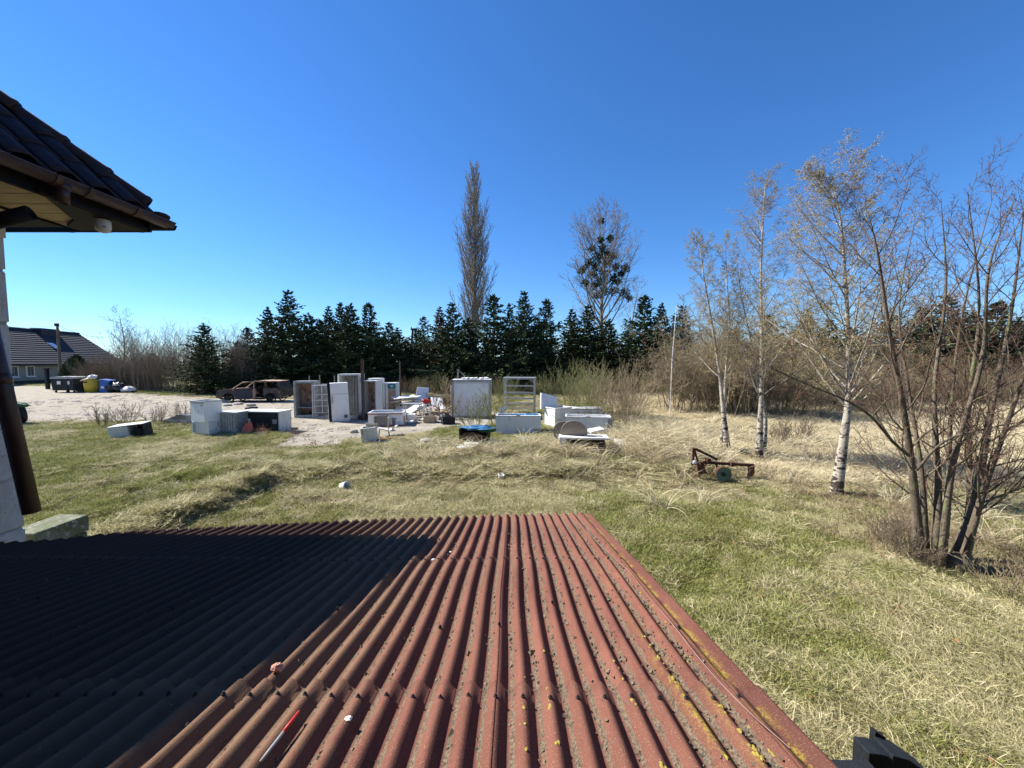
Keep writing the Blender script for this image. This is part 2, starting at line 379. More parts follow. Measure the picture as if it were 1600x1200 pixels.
# ================================================================== GROUND
def axis(lo, hi, st, far_lo, far_hi, g=1.16):
    a = list(np.arange(lo, hi + 1e-6, st)); s = st; x = hi
    while x < far_hi: s *= g; x += s; a.append(x)
    s = st; x = lo; pre = []
    while x > far_lo: s *= g; x -= s; pre.append(x)
    return np.array(pre[::-1] + a)
gx = axis(-11, 11, .095, -900, 900, 1.09); gy = axis(2.2, 13.5, .09, -60, 1500, 1.05)
GX, GY = np.meshgrid(gx, gy, indexing='ij'); GZ = hz(GX, GY)
nx_, ny_ = GX.shape
ii = (np.arange(nx_ - 1)[:, None] * ny_ + np.arange(ny_ - 1)[None, :])
Fq = np.stack([ii, ii + ny_, ii + ny_ + 1, ii + 1], -1).reshape(-1, 4)
gme = npmesh('ground', np.stack([GX, GY, GZ], -1).reshape(-1, 3), Fq, True)
def greenness(x, y):
    g = fbm(x * .45, y * .45, 4, 30) * 1.0 + (fbm(x * 2.2, y * 2.2, 3, 34) - .5) * .5
    g = g + .16 * sst(-2, -8, x) * sst(14, 8, y)
    g = g + .10 * sst(1.5, 4, x) * sst(7.2, 5, y) + .28 * np.exp(-((x - 6) ** 2 / 1.3 + (y - 10.3) ** 2 / .5))
    g = g - .25 * sst(4.5, 6, x) * sst(8.2, 9.5, y) * (1 - np.exp(-((x - 6) ** 2 / 1.3 + (y - 10.3) ** 2 / .5)))
    return sst(.38, .68, g) * .88
def bare(x, y):      # trodden pale earth below the turf step
    b = np.exp(-((x + 4.2) ** 2 / 3.5 + (y - 7.4) ** 2 / .9)) * .75
    return np.clip(b * (fbm(x * 1.4, y * 1.4, 3, 40) + .45), 0, 1)
def strawf(x, y): return sst(4.8, 6.2, x + (fbm(x * .5, y * .5, 2, 44) - .5) * 2) * sst(8.3, 9.8, y)
fattr(gme, 'green', greenness(GX, GY)); fattr(gme, 'yard', yard(GX, GY)); fattr(gme, 'bare', bare(GX, GY)); fattr(gme, 'straw', strawf(GX, GY))
def ground_mat():
    m = bpy.data.materials.new('ground'); m.use_nodes = True; n = m.node_tree.nodes; l = m.node_tree.links; b = n['Principled BSDF']
    b.inputs['Roughness'].default_value = .95; b.inputs['Specular IOR Level'].default_value = .15
    tc = n.new('ShaderNodeTexCoord')
    def noise(s, d=6, r=.6):
        z = n.new('ShaderNodeTexNoise'); z.inputs['Scale'].default_value = s; z.inputs['Detail'].default_value = d; z.inputs['Roughness'].default_value = r; l.new(tc.outputs['Object'], z.inputs['Vector']); return z.outputs[0]
    def ramp(v, a, b_, pa=.35, pb=.65):
        r = n.new('ShaderNodeValToRGB'); r.color_ramp.elements[0].position = pa; r.color_ramp.elements[1].position = pb
        r.color_ramp.elements[0].color = (*a, 1); r.color_ramp.elements[1].color = (*b_, 1); l.new(v, r.inputs[0]); return r.outputs[0]
    def mix(f, a, c):
        x = n.new('ShaderNodeMix'); x.data_type = 'RGBA'; l.new(f, x.inputs[0]); l.new(a, x.inputs[6]); l.new(c, x.inputs[7]); return x.outputs[2]
    def att(k):
        a = n.new('ShaderNodeAttribute'); a.attribute_name = k; return a.outputs['Fac']
    fine = noise(22, 8, .75); fine2 = noise(60, 6, .7); mid = noise(3.5, 6)
    dry = ramp(fine, (.09, .07, .04), (.40, .33, .20), .38, .60)
    grn = ramp(fine2, (.05, .055, .022), (.16, .16, .065), .36, .62)
    col = mix(att('green'), dry, grn)
    stw = ramp(fine, (.30, .225, .12), (.60, .49, .29)); col = mix(att('straw'), col, stw)
    brn = ramp(noise(14, 8, .8), (.26, .20, .14), (.52, .43, .31)); col = mix(att('bare'), col, brn)
    yd = ramp(noise(1.1, 12, .7), (.29, .255, .195), (.47, .425, .34), .32, .66); spk = ramp(noise(2.6, 12, .85), (.62, .6, .57), (1, 1, 1), .34, .56)
    ym = n.new('ShaderNodeMix'); ym.data_type = 'RGBA'; ym.blend_type = 'MULTIPLY'; ym.inputs[0].default_value = .45; l.new(yd, ym.inputs[6]); l.new(spk, ym.inputs[7])
    col = mix(att('yard'), col, ym.outputs[2])
    l.new(col, b.inputs['Base Color'])
    ad = n.new('ShaderNodeMath'); ad.operation = 'ADD'; l.new(fine, ad.inputs[0]); l.new(fine2, ad.inputs[1])
    bp = n.new('ShaderNodeBump'); bp.inputs['Strength'].default_value = .8; bp.inputs['Distance'].default_value = .05; l.new(ad.outputs[0], bp.inputs['Height']); l.new(bp.outputs[0], b.inputs['Normal'])
    return m
go = link('ground', gme, ground_mat()); go['kind'] = 'structure'

# ------------------------------------------------------------------ scatter by geometry nodes
def scatter(name, P, rot, scl, src, label, cat):
    me = bpy.data.meshes.new(name); me.vertices.add(len(P)); me.vertices.foreach_set('co', np.asarray(P, np.float32).ravel())
    a = me.attributes.new('rot', 'FLOAT_VECTOR', 'POINT'); a.data.foreach_set('vector', np.asarray(rot, np.float32).ravel())
    a = me.attributes.new('scl', 'FLOAT', 'POINT'); a.data.foreach_set('value', np.asarray(scl, np.float32).ravel())
    o = bpy.data.objects.new(name, me); COL.objects.link(o)
    g = bpy.data.node_groups.new('scatter', 'GeometryNodeTree')
    g.interface.new_socket('Geometry', in_out='INPUT', socket_type='NodeSocketGeometry'); g.interface.new_socket('Geometry', in_out='OUTPUT', socket_type='NodeSocketGeometry')
    n = g.nodes; l = g.links; gi = n.new('NodeGroupInput'); go_ = n.new('NodeGroupOutput')
    ip = n.new('GeometryNodeInstanceOnPoints'); oi = n.new('GeometryNodeObjectInfo'); oi.inputs['Object'].default_value = src
    na = n.new('GeometryNodeInputNamedAttribute'); na.data_type = 'FLOAT_VECTOR'; na.inputs['Name'].default_value = 'rot'
    er = n.new('FunctionNodeEulerToRotation'); nb = n.new('GeometryNodeInputNamedAttribute'); nb.data_type = 'FLOAT'; nb.inputs['Name'].default_value = 'scl'
    l.new(gi.outputs[0], ip.inputs['Points']); l.new(oi.outputs['Geometry'], ip.inputs['Instance'])
    l.new(na.outputs[0], er.inputs[0]); l.new(er.outputs[0], ip.inputs['Rotation']); l.new(nb.outputs[0], ip.inputs['Scale']); l.new(ip.outputs[0], go_.inputs[0])
    md = o.modifiers.new('scatter', 'NODES'); md.node_group = g
    o['kind'] = 'stuff'; tag(o, label, cat); return o

def blade_mat(name, cols):
    m = bpy.data.materials.new(name); m.use_nodes = True; n = m.node_tree.nodes; l = m.node_tree.links; b = n['Principled BSDF']
    b.inputs['Roughness'].default_value = .7; b.inputs['Specular IOR Level'].default_value = .25
    a = n.new('ShaderNodeAttribute'); a.attribute_name = 'tint'; oi = n.new('ShaderNodeObjectInfo')
    ad = n.new('ShaderNodeMath'); ad.operation = 'MULTIPLY_ADD'; l.new(oi.outputs['Random'], ad.inputs[0]); ad.inputs[1].default_value = .45; l.new(a.outputs['Fac'], ad.inputs[2])
    r = n.new('ShaderNodeValToRGB'); e = r.color_ramp.elements
    while len(e) < len(cols): e.new(.5)
    for i, c in enumerate(cols): e[i].position = i / (len(cols) - 1); e[i].color = (*c, 1)
    l.new(ad.outputs[0], r.inputs[0]); l.new(r.outputs[0], b.inputs['Base Color'])
    tr = n.new('ShaderNodeBsdfTranslucent'); l.new(r.outputs[0], tr.inputs[0]); ms = n.new('ShaderNodeMixShader'); ms.inputs[0].default_value = .28
    l.new(b.outputs[0], ms.inputs[1]); l.new(tr.outputs[0], ms.inputs[2]); l.new(ms.outputs[0], n['Material Output'].inputs[0])
    return m
BM = {'green': blade_mat('grass_green', [(.06, .07, .018), (.18, .20, .045), (.30, .31, .09), (.46, .42, .19)]),
      'dry': blade_mat('grass_dry', [(.11, .10, .04), (.35, .31, .155), (.58, .52, .30), (.74, .68, .46)]),
      'straw': blade_mat('grass_straw', [(.22, .18, .09), (.46, .39, .23), (.62, .54, .35), (.74, .67, .49)]),
      'brown': blade_mat('stalk_brown', [(.10, .065, .045), (.19, .13, .085), (.28, .20, .13), (.36, .27, .18)])}
def tuft(name, n, rad, L, lift, wdt, m, loc, lay=0, segs=3, curl=.5, label='', cat='grass', seed=1):
    q = np.random.default_rng(seed); V = []; Fc = []; T = []
    for _ in range(n):
        a = q.uniform(0, 2 * np.pi) if q.random() > lay else q.normal(.3, .5)
        d = np.array([math.cos(a), math.sin(a)]); rr = rad * math.sqrt(q.random()); o = rr * np.array([math.cos(t := q.uniform(0, 6.283)), math.sin(t)])
        ln = L * q.uniform(.5, 1.25); el = np.clip(q.normal(lift, .25), .03, 1.5); p = np.array([o[0], o[1], -.012 + q.uniform(0, .02)])
        wv = wdt * q.uniform(.7, 1.4); side = np.array([-d[1], d[0], 0]) * wv / 2; b = len(V); tn = q.uniform(0, .6)
        side = side + np.array([0, 0, wv * .3 * q.normal()])
        for s in range(segs + 1):
            t = s / segs; wk = (1 - t) ** .6 if s < segs else 0
            if s < segs: V.append(p - side * wk); V.append(p + side * wk); T += [tn, tn]
            else: V.append(p.copy()); T.append(tn)
            e = el - curl * t * 1.4; p = p + ln / segs * np.array([d[0] * math.cos(e), d[1] * math.cos(e), math.sin(e)])
            if p[2] < .002: p[2] = .002 + .01 * q.random()
            a2 = q.normal(0, .22); d = np.array([d[0] * math.cos(a2) - d[1] * math.sin(a2), d[0] * math.sin(a2) + d[1] * math.cos(a2)])
        for s in range(segs - 1): k = b + 2 * s; Fc.append((k, k + 1, k + 3, k + 2))
        k = b + 2 * (segs - 1); Fc.append((k, k + 1, k + 2))
    me = bpy.data.meshes.new(name); me.from_pydata([tuple(v) for v in V], [], Fc); fattr(me, 'tint', T)
    o = link(name, me, m, None, loc); o['kind'] = 'stuff'; tag(o, label, cat); return o
def at(x, y): return (x, y, gz(x, y))
TG = [tuft('green_grass', 130, .18, .08, .9, .006, BM['green'], at(2.2, 5.2), label='short green grass blades in the lawn', seed=i) for i in (1, 2)]
TD = [tuft('dry_grass', 130, .21, .14, .38, .0052, BM['dry'], at(2.9, 5.0), lay=.3, label='matted dry grass lying over the ground', seed=i) for i in (3, 4)]
TS = [tuft('straw', 100, .25, .22, .34, .0068, BM['straw'], at(7.2, 9.6), lay=.5, label='pale flattened straw of the field edge', seed=5)]
TT = [tuft('tall_dry_grass', 54, .20, .74, .85, .010, BM['straw'], at(4.6, 11.8), lay=.35, curl=.8, segs=5, label='tall pale dry grass stems leaning over', seed=6)]
TB = [tuft('brown_stalks', 34, .22, .42, .9, .006, BM['brown'], at(6.5, 6.4), curl=.3, segs=4, label='brown dead weed stalks', seed=8)]

def roofmask(x, y): return (x > -4.75) & (x < .80) & (y < 3.9)
def pts_in(n, ylo, yhi, pw=1.0):
    y = ylo + (yhi - ylo) * rng.random(n) ** pw; x = (rng.random(n) * 2 - 1) * (1.5 * y + 1.2); return x, y
CLEAR = [(*G0(1128, 754)[:2], .75), (*G0(910, 706)[:2], .62), (*G0(742, 692)[:2], .5), (*G0(726, 702)[:2], .5), (*G0(975, 702)[:2], .35), (*G0(537, 766)[:2], .25), (*G0(782, 752)[:2], .2), (*G0(1159, 716)[:2], .3), (*G0(200, 686)[:2], .5), (*G0(579, 692)[:2], .4), (*G0(810, 676)[:2], .9), (*G0(920, 677)[:2], .9), (*G0(666, 694)[:2], .3)]
def put(name, src, x, y, smin, smax, label, cat='grass', wind=False, scat=1):
    k = ~roofmask(x, y) & ~((x < -4.7) & (y < 3.8))
    for cx_, cy_, cr_ in CLEAR: k = k & ~((((x - cx_) / cr_) ** 2 + ((y - cy_ + cr_ * .3) / (cr_ * .8)) ** 2 < 1) & (np.random.default_rng(len(x)).random(len(x)) < .8))
    x = x[k]; y = y[k]; n = len(x)
    z = hz(x, y); P = np.stack([x, y, z], -1); e = .2
    sx_ = (hz(x + .1, y) - hz(x - .1, y)) / .2; sy_ = (hz(x, y + .1) - hz(x, y - .1)) / .2
    rz = rng.normal(.2, .9, n) if wind else rng.random(n) * 6.283
    rot = np.stack([np.clip(np.arctan(sy_), -.9, .9) * np.cos(rz) - np.arctan(sx_) * -np.sin(rz), -np.clip(np.arctan(sx_), -.9, .9) * np.cos(rz) - np.arctan(sy_) * -np.sin(rz) * 1, rz], -1)
    dist = np.hypot(x, y); sc = (smin + (smax - smin) * rng.random(n)) * (1 + .02 * np.maximum(0, dist - 10))
    return scatter(name, P, rot, sc, src, label, cat)
for zone, (n, ylo, yhi) in enumerate([(20000, 2.2, 8.5), (30000, 8.5, 17), (28000, 17, 60)]):
    x, y = pts_in(n, ylo, yhi); g = greenness(x, y); yd = yard(x, y) > .5; st = strawf(x, y); br = bare(x, y); u = rng.random(n)
    ok = ~yd & (u > br * .8)
    gg = ok & (rng.random(n) < (.12 + .8 * g) * (1 - .9 * st)); dd = ok & ~gg & (st < .5); ss = ok & ~gg & (st >= .5)
    wh = ['near', 'middle', 'far'][zone]
    sel = np.where(gg)[0]; put('green_grass', TG[zone % 2], x[sel], y[sel], .6, 1.3, 'short green grass in the %s part of the lawn' % wh)
    sel = np.where(dd)[0]; put('dry_grass', TD[zone % 2], x[sel], y[sel], .6, 1.2, 'dry matted grass in the %s part of the lawn' % wh, wind=True)
    sel = np.where(ss)[0]; put('straw', TS[0], x[sel], y[sel], .8, 1.4, 'pale straw in the %s part of the field' % wh, wind=True)
# overhanging dry tufts on the turf step
sx1 = rng.normal(-6.15, .22, 900); sy1 = rng.uniform(5.2, 10, 900); sx2 = rng.uniform(-6, 5, 1300); sy2 = rng.normal(9.8, .35, 1300)
put('dry_grass', TD[1], np.concatenate([sx1, sx2]), np.concatenate([sy1, sy2]), .8, 1.5, 'dry grass hanging over the low turf step')
# tall dry grass clumps on the mound, round the junk, along the field edge
tx = np.concatenate([rng.normal(4.3, 1.0, 170), rng.normal(2.4, 1.6, 70), rng.uniform(4.8, 12, 110), rng.uniform(6.5, 9, 14), rng.uniform(-4.5, 5, 70)])
ty = np.concatenate([rng.normal(12.2, 1.3, 170), rng.normal(11.4, .7, 70), rng.uniform(10, 18, 110), rng.uniform(6, 8, 14), rng.normal(11.2, .7, 70)])
put('tall_dry_grass', TT[0], tx, ty, .45, 1.15, 'tall dry grass clumps beyond the lawn')
bx = np.concatenate([rng.normal(7.2, .9, 90), rng.uniform(4.5, 12, 260), rng.uniform(-3, 6, 120), rng.normal(-9, 1.2, 16), rng.uniform(-6, 5, 60)])
by = np.concatenate([rng.normal(6.5, .8, 90), rng.uniform(7.5, 16, 260), rng.normal(11.3, .8, 120), rng.normal(14, .8, 16), rng.uniform(8.6, 11, 60)])
put('brown_stalks', TB[0], bx, by, .35, 1.2, 'brown weed stalks round the trees and rubbish')
# leaf litter and clods on lawn
lb = MB()
for i in range(9): lb.box((random.uniform(-.2, .2), random.uniform(-.2, .2), .01), (.03, .02, .004), Euler((random.random(), random.random(), random.random() * 6)).to_matrix())
lit = part('dead_leaves', lb, 'leaf_dead', label='brown dead leaves lying in the grass'); lit.location = at(3.4, 4.6); lit['kind'] = 'stuff'; lit['category'] = 'leaves'
x, y = pts_in(2600, 2.3, 14); put('dead_leaves', lit, x, y, .6, 1.3, 'brown dead leaves scattered through the lawn', 'leaves')
cb = MB()
for i in range(7): cb.blob((random.uniform(-.3, .3), random.uniform(-.3, .3), 0), (.03 + random.random() * .04,) * 2 + (.02 + random.random() * .02,), 6, 4, .3, i)
gr = part('gravel', cb, 'stone', label='small stones on the pale yard'); gr.location = (-10, 20, gz(-10, 20)); gr['kind'] = 'stuff'; gr['category'] = 'gravel'
x = rng.uniform(-34, 0, 1100); y = rng.uniform(13, 36, 1100); k = yard(x, y) > .5
put('gravel', gr, x[k], y[k], .2, .7, 'small stones scattered over the pale yard', 'gravel')

# ================================================================== LEAN-TO SHED WITH CORRUGATED ROOF
ZR = lambda y: CAMZ - 1.194 - .185 * (y - 1.272)
EDGE = ([-4.9, -3.97, -3.6, -2.6, -.71, .93], [3.05, 3.28, 3.56, 3.87, 4.22, 4.39])
shed = thing('shed', 'low lean-to shed under the rust red corrugated roof below the viewer', 'shed', (0, 0, 0))
PW = .095; XR = .93; VERGE = .135
def roof_mat():
    m = bpy.data.materials.new('corrugated_red'); m.use_nodes = True; n = m.node_tree.nodes; l = m.node_tree.links; b = n['Principled BSDF']
    b.inputs['Roughness'].default_value = .9; b.inputs['Specular IOR Level'].default_value = .06
    tc = n.new('ShaderNodeTexCoord'); oi = n.new('ShaderNodeObjectInfo')
    def noise(s, d=6, r=.6, st=None):
        z = n.new('ShaderNodeTexNoise'); z.inputs['Scale'].default_value = s; z.inputs['Detail'].default_value = d; z.inputs['Roughness'].default_value = r
        if st: mp = n.new('ShaderNodeMapping'); mp.inputs['Scale'].default_value = st; l.new(tc.outputs['Object'], mp.inputs[0]); l.new(mp.outputs[0], z.inputs['Vector'])
        else: l.new(tc.outputs['Object'], z.inputs['Vector'])
        return z.outputs[0]
    def mr(v, a, b_, c=0, d=1):
        r = n.new('ShaderNodeMapRange'); l.new(v, r.inputs[0]); r.inputs[1].default_value = a; r.inputs[2].default_value = b_; r.inputs[3].default_value = c; r.inputs[4].default_value = d; return r.outputs[0]
    def mixc(f, a, c, fa=None):
        x = n.new('ShaderNodeMix'); x.data_type = 'RGBA'; l.new(f, x.inputs[0])
        if isinstance(a, tuple): x.inputs[6].default_value = (*a, 1)
        else: l.new(a, x.inputs[6])
        if isinstance(c, tuple): x.inputs[7].default_value = (*c, 1)
        else: l.new(c, x.inputs[7])
        return x.outputs[2]
    def math_(op, a, c):
        x = n.new('ShaderNodeMath'); x.operation = op
        for i, v in enumerate((a, c)):
            if isinstance(v, (int, float)): x.inputs[i].default_value = v
            else: l.new(v, x.inputs[i])
        return x.outputs[0]
    def att(k): a = n.new('ShaderNodeAttribute'); a.attribute_name = k; return a.outputs['Fac']
    col = mixc(mr(noise(3, 6, .7, (1, .35, 1)), .35, .65), (.115, .046, .036), (.200, .082, .060))
    col = mixc(mr(oi.outputs['Random'], 0, 1, 0, .6), col, (.150, .070, .050))
    col = mixc(mr(noise(260, 3, .6), .60, .66, 0, .6), col, (.40, .26, .17))          # pale grains
    col = mixc(mr(noise(190, 3, .6), .62, .68, 0, .5), col, (.09, .04, .03))          # dark grains
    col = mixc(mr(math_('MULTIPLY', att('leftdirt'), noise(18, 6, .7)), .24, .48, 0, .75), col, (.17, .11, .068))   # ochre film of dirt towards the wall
    col = mixc(mr(att('wallside'), 0, 1, 0, .85), col, (.055, .032, .026))  # maroon-brown by the wall, painted darker still to deepen the eave's shadow
    dirt = math_('ADD', att('valley'), math_('MULTIPLY', math_('SUBTRACT', noise(14, 8, .8), .5), 1.7))
    dcol = mixc(mr(noise(110, 4, .8), .4, .6), (.055, .042, .03), (.19, .155, .11))
    col = mixc(mr(dirt, .52, .85, 0, .95), col, dcol)
    lich = math_('MULTIPLY', att('lichen'), mr(noise(16, 5, .75, (1, .5, 1)), .47, .56))
    lich = math_('MULTIPLY', lich, mr(noise(130, 3, .6), .40, .5))
    col = mixc(lich, col, (.42, .33, .04))
    sp = math_('MULTIPLY', mr(noise(42, 4, .7), .68, .72), mr(noise(5, 3), .5, .6)); col = mixc(sp, col, (.36, .33, .24))
    l.new(col, b.inputs['Base Color'])
    bp = n.new('ShaderNodeBump'); bp.inputs['Strength'].default_value = .5; bp.inputs['Distance'].default_value = .004
    l.new(math_('ADD', noise(160, 4, .7), math_('MULTIPLY', dirt, noise(60, 4, .8))), bp.inputs['Height']); l.new(bp.outputs[0], b.inputs['Normal'])
    return m
RM = roof_mat()
def wavex(x, y): return .004 * math.sin(y * 2.1 + x * 1.3) + .0025 * math.sin(y * 5.3 + x * 4)
def sheet(x0, x1, y0, y1, lift, edge=False, flat=False):
    nw = (x1 - x0) / PW; nxs = max(4, int(round(nw * 10))); ny = 26
    xs = np.linspace(x0, x1, nxs + 1); V = []; val = []; lic = []; ld = []
    k1 = random.uniform(-1, 1) * .006
    for j in range(ny + 1):
        for i, x in enumerate(xs):
            ye = float(np.interp(x, *EDGE)) + k1 * 3 if edge else y1
            y = y0 + (ye - y0) * j / ny
            ph = ((XR - VERGE - x) / PW)
            A = .0200; zz = A * math.cos(2 * math.pi * ph)
            if flat: t = (x - x0) / (x1 - x0); zz = A * math.cos(min(t / .34, 1) * 2.2) + (max(0, t - .34) * .018) - (.02 if t > .97 else 0)
            sag = .012 * (vn(x * .8, y * 1.1, 50) - .5) * 2 + .006 * math.sin(3.14 * (y - y0) / max(.1, ye - y0)) * -1
            ends = .010 * math.exp(-((y - y0) / .07) ** 2) * (1 if y0 > 1 else 0)      # sheet pinched up where it passes under
            V.append((x + wavex(x, y), y, ZR(y) + zz + lift + float(sag) + .004 * j / ny - ends * .3))
            fr = ph - math.floor(ph)                       # 0 crest; dirt sits in the valley and up one side
            val.append(0 if flat else max(0., 1 - abs(fr - .40) / .26)); 
            l1 = math.exp(-((x - (XR - VERGE) - .04) / .024) ** 2) * (.8 if y < 3.6 else .4); l2 = .75 * math.exp(-((x - .615) / .02) ** 2) * (1 if y < 1.75 else .2); l3 = .35 * math.exp(-((x - .705) / .016) ** 2) * (1 if y < 1.3 else .3)
            lic.append(max(l1, l2, l3))
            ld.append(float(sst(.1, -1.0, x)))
    ii = (np.arange(ny)[:, None] * (nxs + 1) + np.arange(nxs)[None, :]); Fq = np.stack([ii, ii + 1, ii + nxs + 2, ii + nxs + 1], -1).reshape(-1, 4)
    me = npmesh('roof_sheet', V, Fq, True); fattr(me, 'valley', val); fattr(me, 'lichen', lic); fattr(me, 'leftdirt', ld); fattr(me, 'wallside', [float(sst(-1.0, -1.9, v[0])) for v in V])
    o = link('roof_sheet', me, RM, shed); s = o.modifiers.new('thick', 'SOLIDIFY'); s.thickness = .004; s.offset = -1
    return o
cols = []; x = XR - VERGE
while x > -4.6: cols.append((max(x - 9 * PW, -4.70), x)); x -= 9 * PW
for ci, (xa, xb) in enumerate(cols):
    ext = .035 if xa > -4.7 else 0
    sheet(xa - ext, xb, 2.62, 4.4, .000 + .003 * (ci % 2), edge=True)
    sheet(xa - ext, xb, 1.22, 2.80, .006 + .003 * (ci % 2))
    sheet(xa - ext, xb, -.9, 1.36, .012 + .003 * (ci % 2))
for (ya, yb, lf, e) in ((2.62, 4.4, .003, True), (1.22, 2.8, .009, False), (-.9, 1.36, .015, False)):
    o = sheet(XR - VERGE, XR, ya, yb, lf, e, flat=True); o.name = 'verge_flashing'; o['label'] = 'flat orange-red edge strip crusted with yellow lichen'
# nails on the crests
nb = MB(); litter = MB()
x = XR - VERGE; k = 0
def crest(x, y, row): return (x + wavex(x, y), y, ZR(y) + .0200 + .012 * (float(vn(x * .8, y * 1.1, 50)) - .5) * 2)
while x > -4.65:
    for row, (yy, lf) in enumerate(((1.272, .020), (2.72, .013), (float(np.interp(x, *EDGE)) - .10, .006), (.1, .020))):
        p = crest(x, yy + random.uniform(-.006, .006), row); n0 = Vector((0, .182, .983)); b = Vector(p) + Vector((0, 0, lf - .004))
        nb.tube(b, b + n0 * .004, .008, .007, 8); nb.tube(b + n0 * .004, b + n0 * .010, .005, .0035, 7)
    if k % 3 == 0:
        yy = random.choice((1.72, 2.0, 3.3)) + random.uniform(-.1, .1); p = crest(x, yy, 0); b = Vector(p) + Vector((0, 0, .008)); nb.tube(b, b + Vector((0, .002, .012)), .009, .005, 7)
    x -= PW; k += 1
o = part('nail', nb, 'burnt_dark', shed); o['kind'] = 'stuff'
q = random.Random(5)
for i in range(5200):                         # crumbs of moss and grit lying in the valleys
    k = int(q.random() ** 1.4 * 55); x = XR - VERGE - PW * (k + .40 + q.gauss(0, .12)); y = .35 + q.random() ** 1.3 * 3.6
    if y > float(np.interp(x, *EDGE)) - .05 or x < -4.6 or x > XR - .14: continue
    s = q.uniform(.002, .0055) * (1.7 if q.random() > .94 else 1); ph = (XR - VERGE - x) / PW
    lf = .017 if y < 1.36 else (.010 if y < 2.8 else .003)
    z = ZR(y) + .0200 * math.cos(2 * math.pi * ph) + .012 * (float(vn(x * .8, y * 1.1, 50)) - .5) * 2 + lf - .004
    litter.box((x + wavex(x, y), y, z + s * .4), (s * q.uniform(1, 3), s * q.uniform(1, 2.4), s), Euler((q.random(), q.random(), q.random() * 6)).to_matrix())
lt = part('moss_crumbs', litter, mat('crumbs', (.22, .18, .13), (.06, .05, .035), 30, .95), label='crumbs of moss and grit lying in the roof valleys'); lt['kind'] = 'stuff'; lt['category'] = 'moss'
q = random.Random(8); lc = MB()
for i in range(90):                          # raised crusts of yellow lichen
    x, y = q.choice([(XR - VERGE - .03 + q.gauss(0, .008), q.choice([q.gauss(1.25, .18), q.gauss(1.9, .3), q.gauss(2.8, .5)])), (.615 + q.gauss(0, .008), q.gauss(1.4, .14)), (.705 + q.gauss(0, .006), q.gauss(1.1, .1)), (q.choice([.13, .04, -.15, .42]) + q.gauss(0, .006), q.gauss(1.25, .25))])
    if not (.3 < y < 4.3): continue
    lf = .017 if y < 1.36 else (.010 if y < 2.8 else .003); ph = (XR - VERGE - x) / PW
    zz = .0200 * math.cos(2 * math.pi * ph) if x < XR - VERGE else .016
    s = q.uniform(.002, .006); lc.blob((x + wavex(x, y), y, ZR(y) + zz + 1.0 * .012 * (float(vn(x * .8, y * 1.1, 50)) - .5) * 2 + lf - .003), (s, s * 1.5, .0018), 7, 4, .4, i)
lo = part('lichen', lc, 'lichen', label='yellow lichen crusts on the roof edge'); lo['kind'] = 'stuff'; lo['category'] = 'lichen'
# shed body below
sb = MB(); zg = -.4
def wallseg(a, b, t=.09):
    a = Vector(a); b = Vector(b); d = (b - a).normalized(); nrm = Vector((-d.y, d.x, 0)) * t / 2
    k = len(sb.v)
    for p in (a, b):
        zt = ZR(p.y) - .09
        for s in (-1, 1):
            for z in (zg, zt): sb.v.append((p.x + nrm.x * s, p.y + nrm.y * s, z))
    sb.f += [(k, k + 1, k + 5, k + 4), (k + 2, k + 6, k + 7, k + 3), (k, k + 2, k + 3, k + 1), (k + 4, k + 5, k + 7, k + 6), (k + 1, k + 3, k + 7, k + 5), (k, k + 4, k + 6, k + 2)]
wallseg((.80, -.85, 0), (.80, 4.18, 0)); wallseg((.75, 4.15, 0), (-4.3, 3.02, 0)); part('wall', sb, 'wood_grey', shed)
for yy in (.1, 1.27, 2.72, 3.2):
    rb = MB().box((-1.93, yy, ZR(yy) - .058), (5.5, .06, .06)); part('purlin', rb, 'wood_grey', shed)

# things lying on the roof
def on_roof(px, py, up=.02):
    r = ray(px, py); # intersect plane
    # CAMZ + r.z t = CAMZ -1.194 -.185*(r.y t -1.272)
    t = (-1.194 + .185 * 1.272) / (r.z + .185 * r.y); p = Vector((0, 0, CAMZ)) + r * t; return p + Vector((0, 0, up))
a = on_roof(408, 1206, .030); b = on_roof(443, 1161, .034); c = on_roof(467, 1129, .036)
pen = thing('pen', 'red and grey pen lying slantwise on the corrugated roof', 'pen', tuple(a))
part('barrel', MB().tube((0, 0, 0), b - a, .0048, .0052, 12), 'plastic_grey', pen, True); part('cap', MB().tube(b - a, c - a, .0062, .0048, 12).tube(c - a, (c - a) + (c - b).normalized() * .006, .0048, .002, 12), 'red', pen, True)
o = part('brick_shard', MB().blob((0, 0, 0), (.021, .017, .015), 8, 6, .25, 3), 'brick', label=None); o.location = on_roof(434, 1060, .045); tag(o, 'small pink brick shard resting on the sunlit roof edge of the shadow', 'brick shard')
for i, (px, py, s) in enumerate(((677, 882, .014), (704, 869, .010), (545, 1139, .012))):
    o = part('plaster_chip', MB().blob((0, 0, 0), (s, s * .8, s * .5), 7, 5, .3, i), 'plastic_white'); o.location = on_roof(px, py, .035)
    tag(o, ['larger white plaster chip near the far nail row of the roof', 'smaller white plaster chip near the far edge of the roof', 'white chip by the near nail row, right of the red pen'][i], 'chip')
cp = [on_roof(x, y, u) for x, y, u in ((905, 822, .03), (930, 850, .032), (958, 878, .035), (985, 905, .04), (1012, 942, .045), (1052, 992, .046), (1100, 1055, .044), (1160, 1122, .042), (1234, 1190, .04))]
cv, cf = tubes('cord', [(smooth_path(cp, 6), [.0017] * (len(cp) * 6 - 5))], 6)
tag(link('cord', npmesh('cord', cv, cf), mat('cord', (.22, .10, .09), (.30, .24, .21), 5, .9)), 'thin pinkish cord lying along the right edge of the red roof', 'cord')

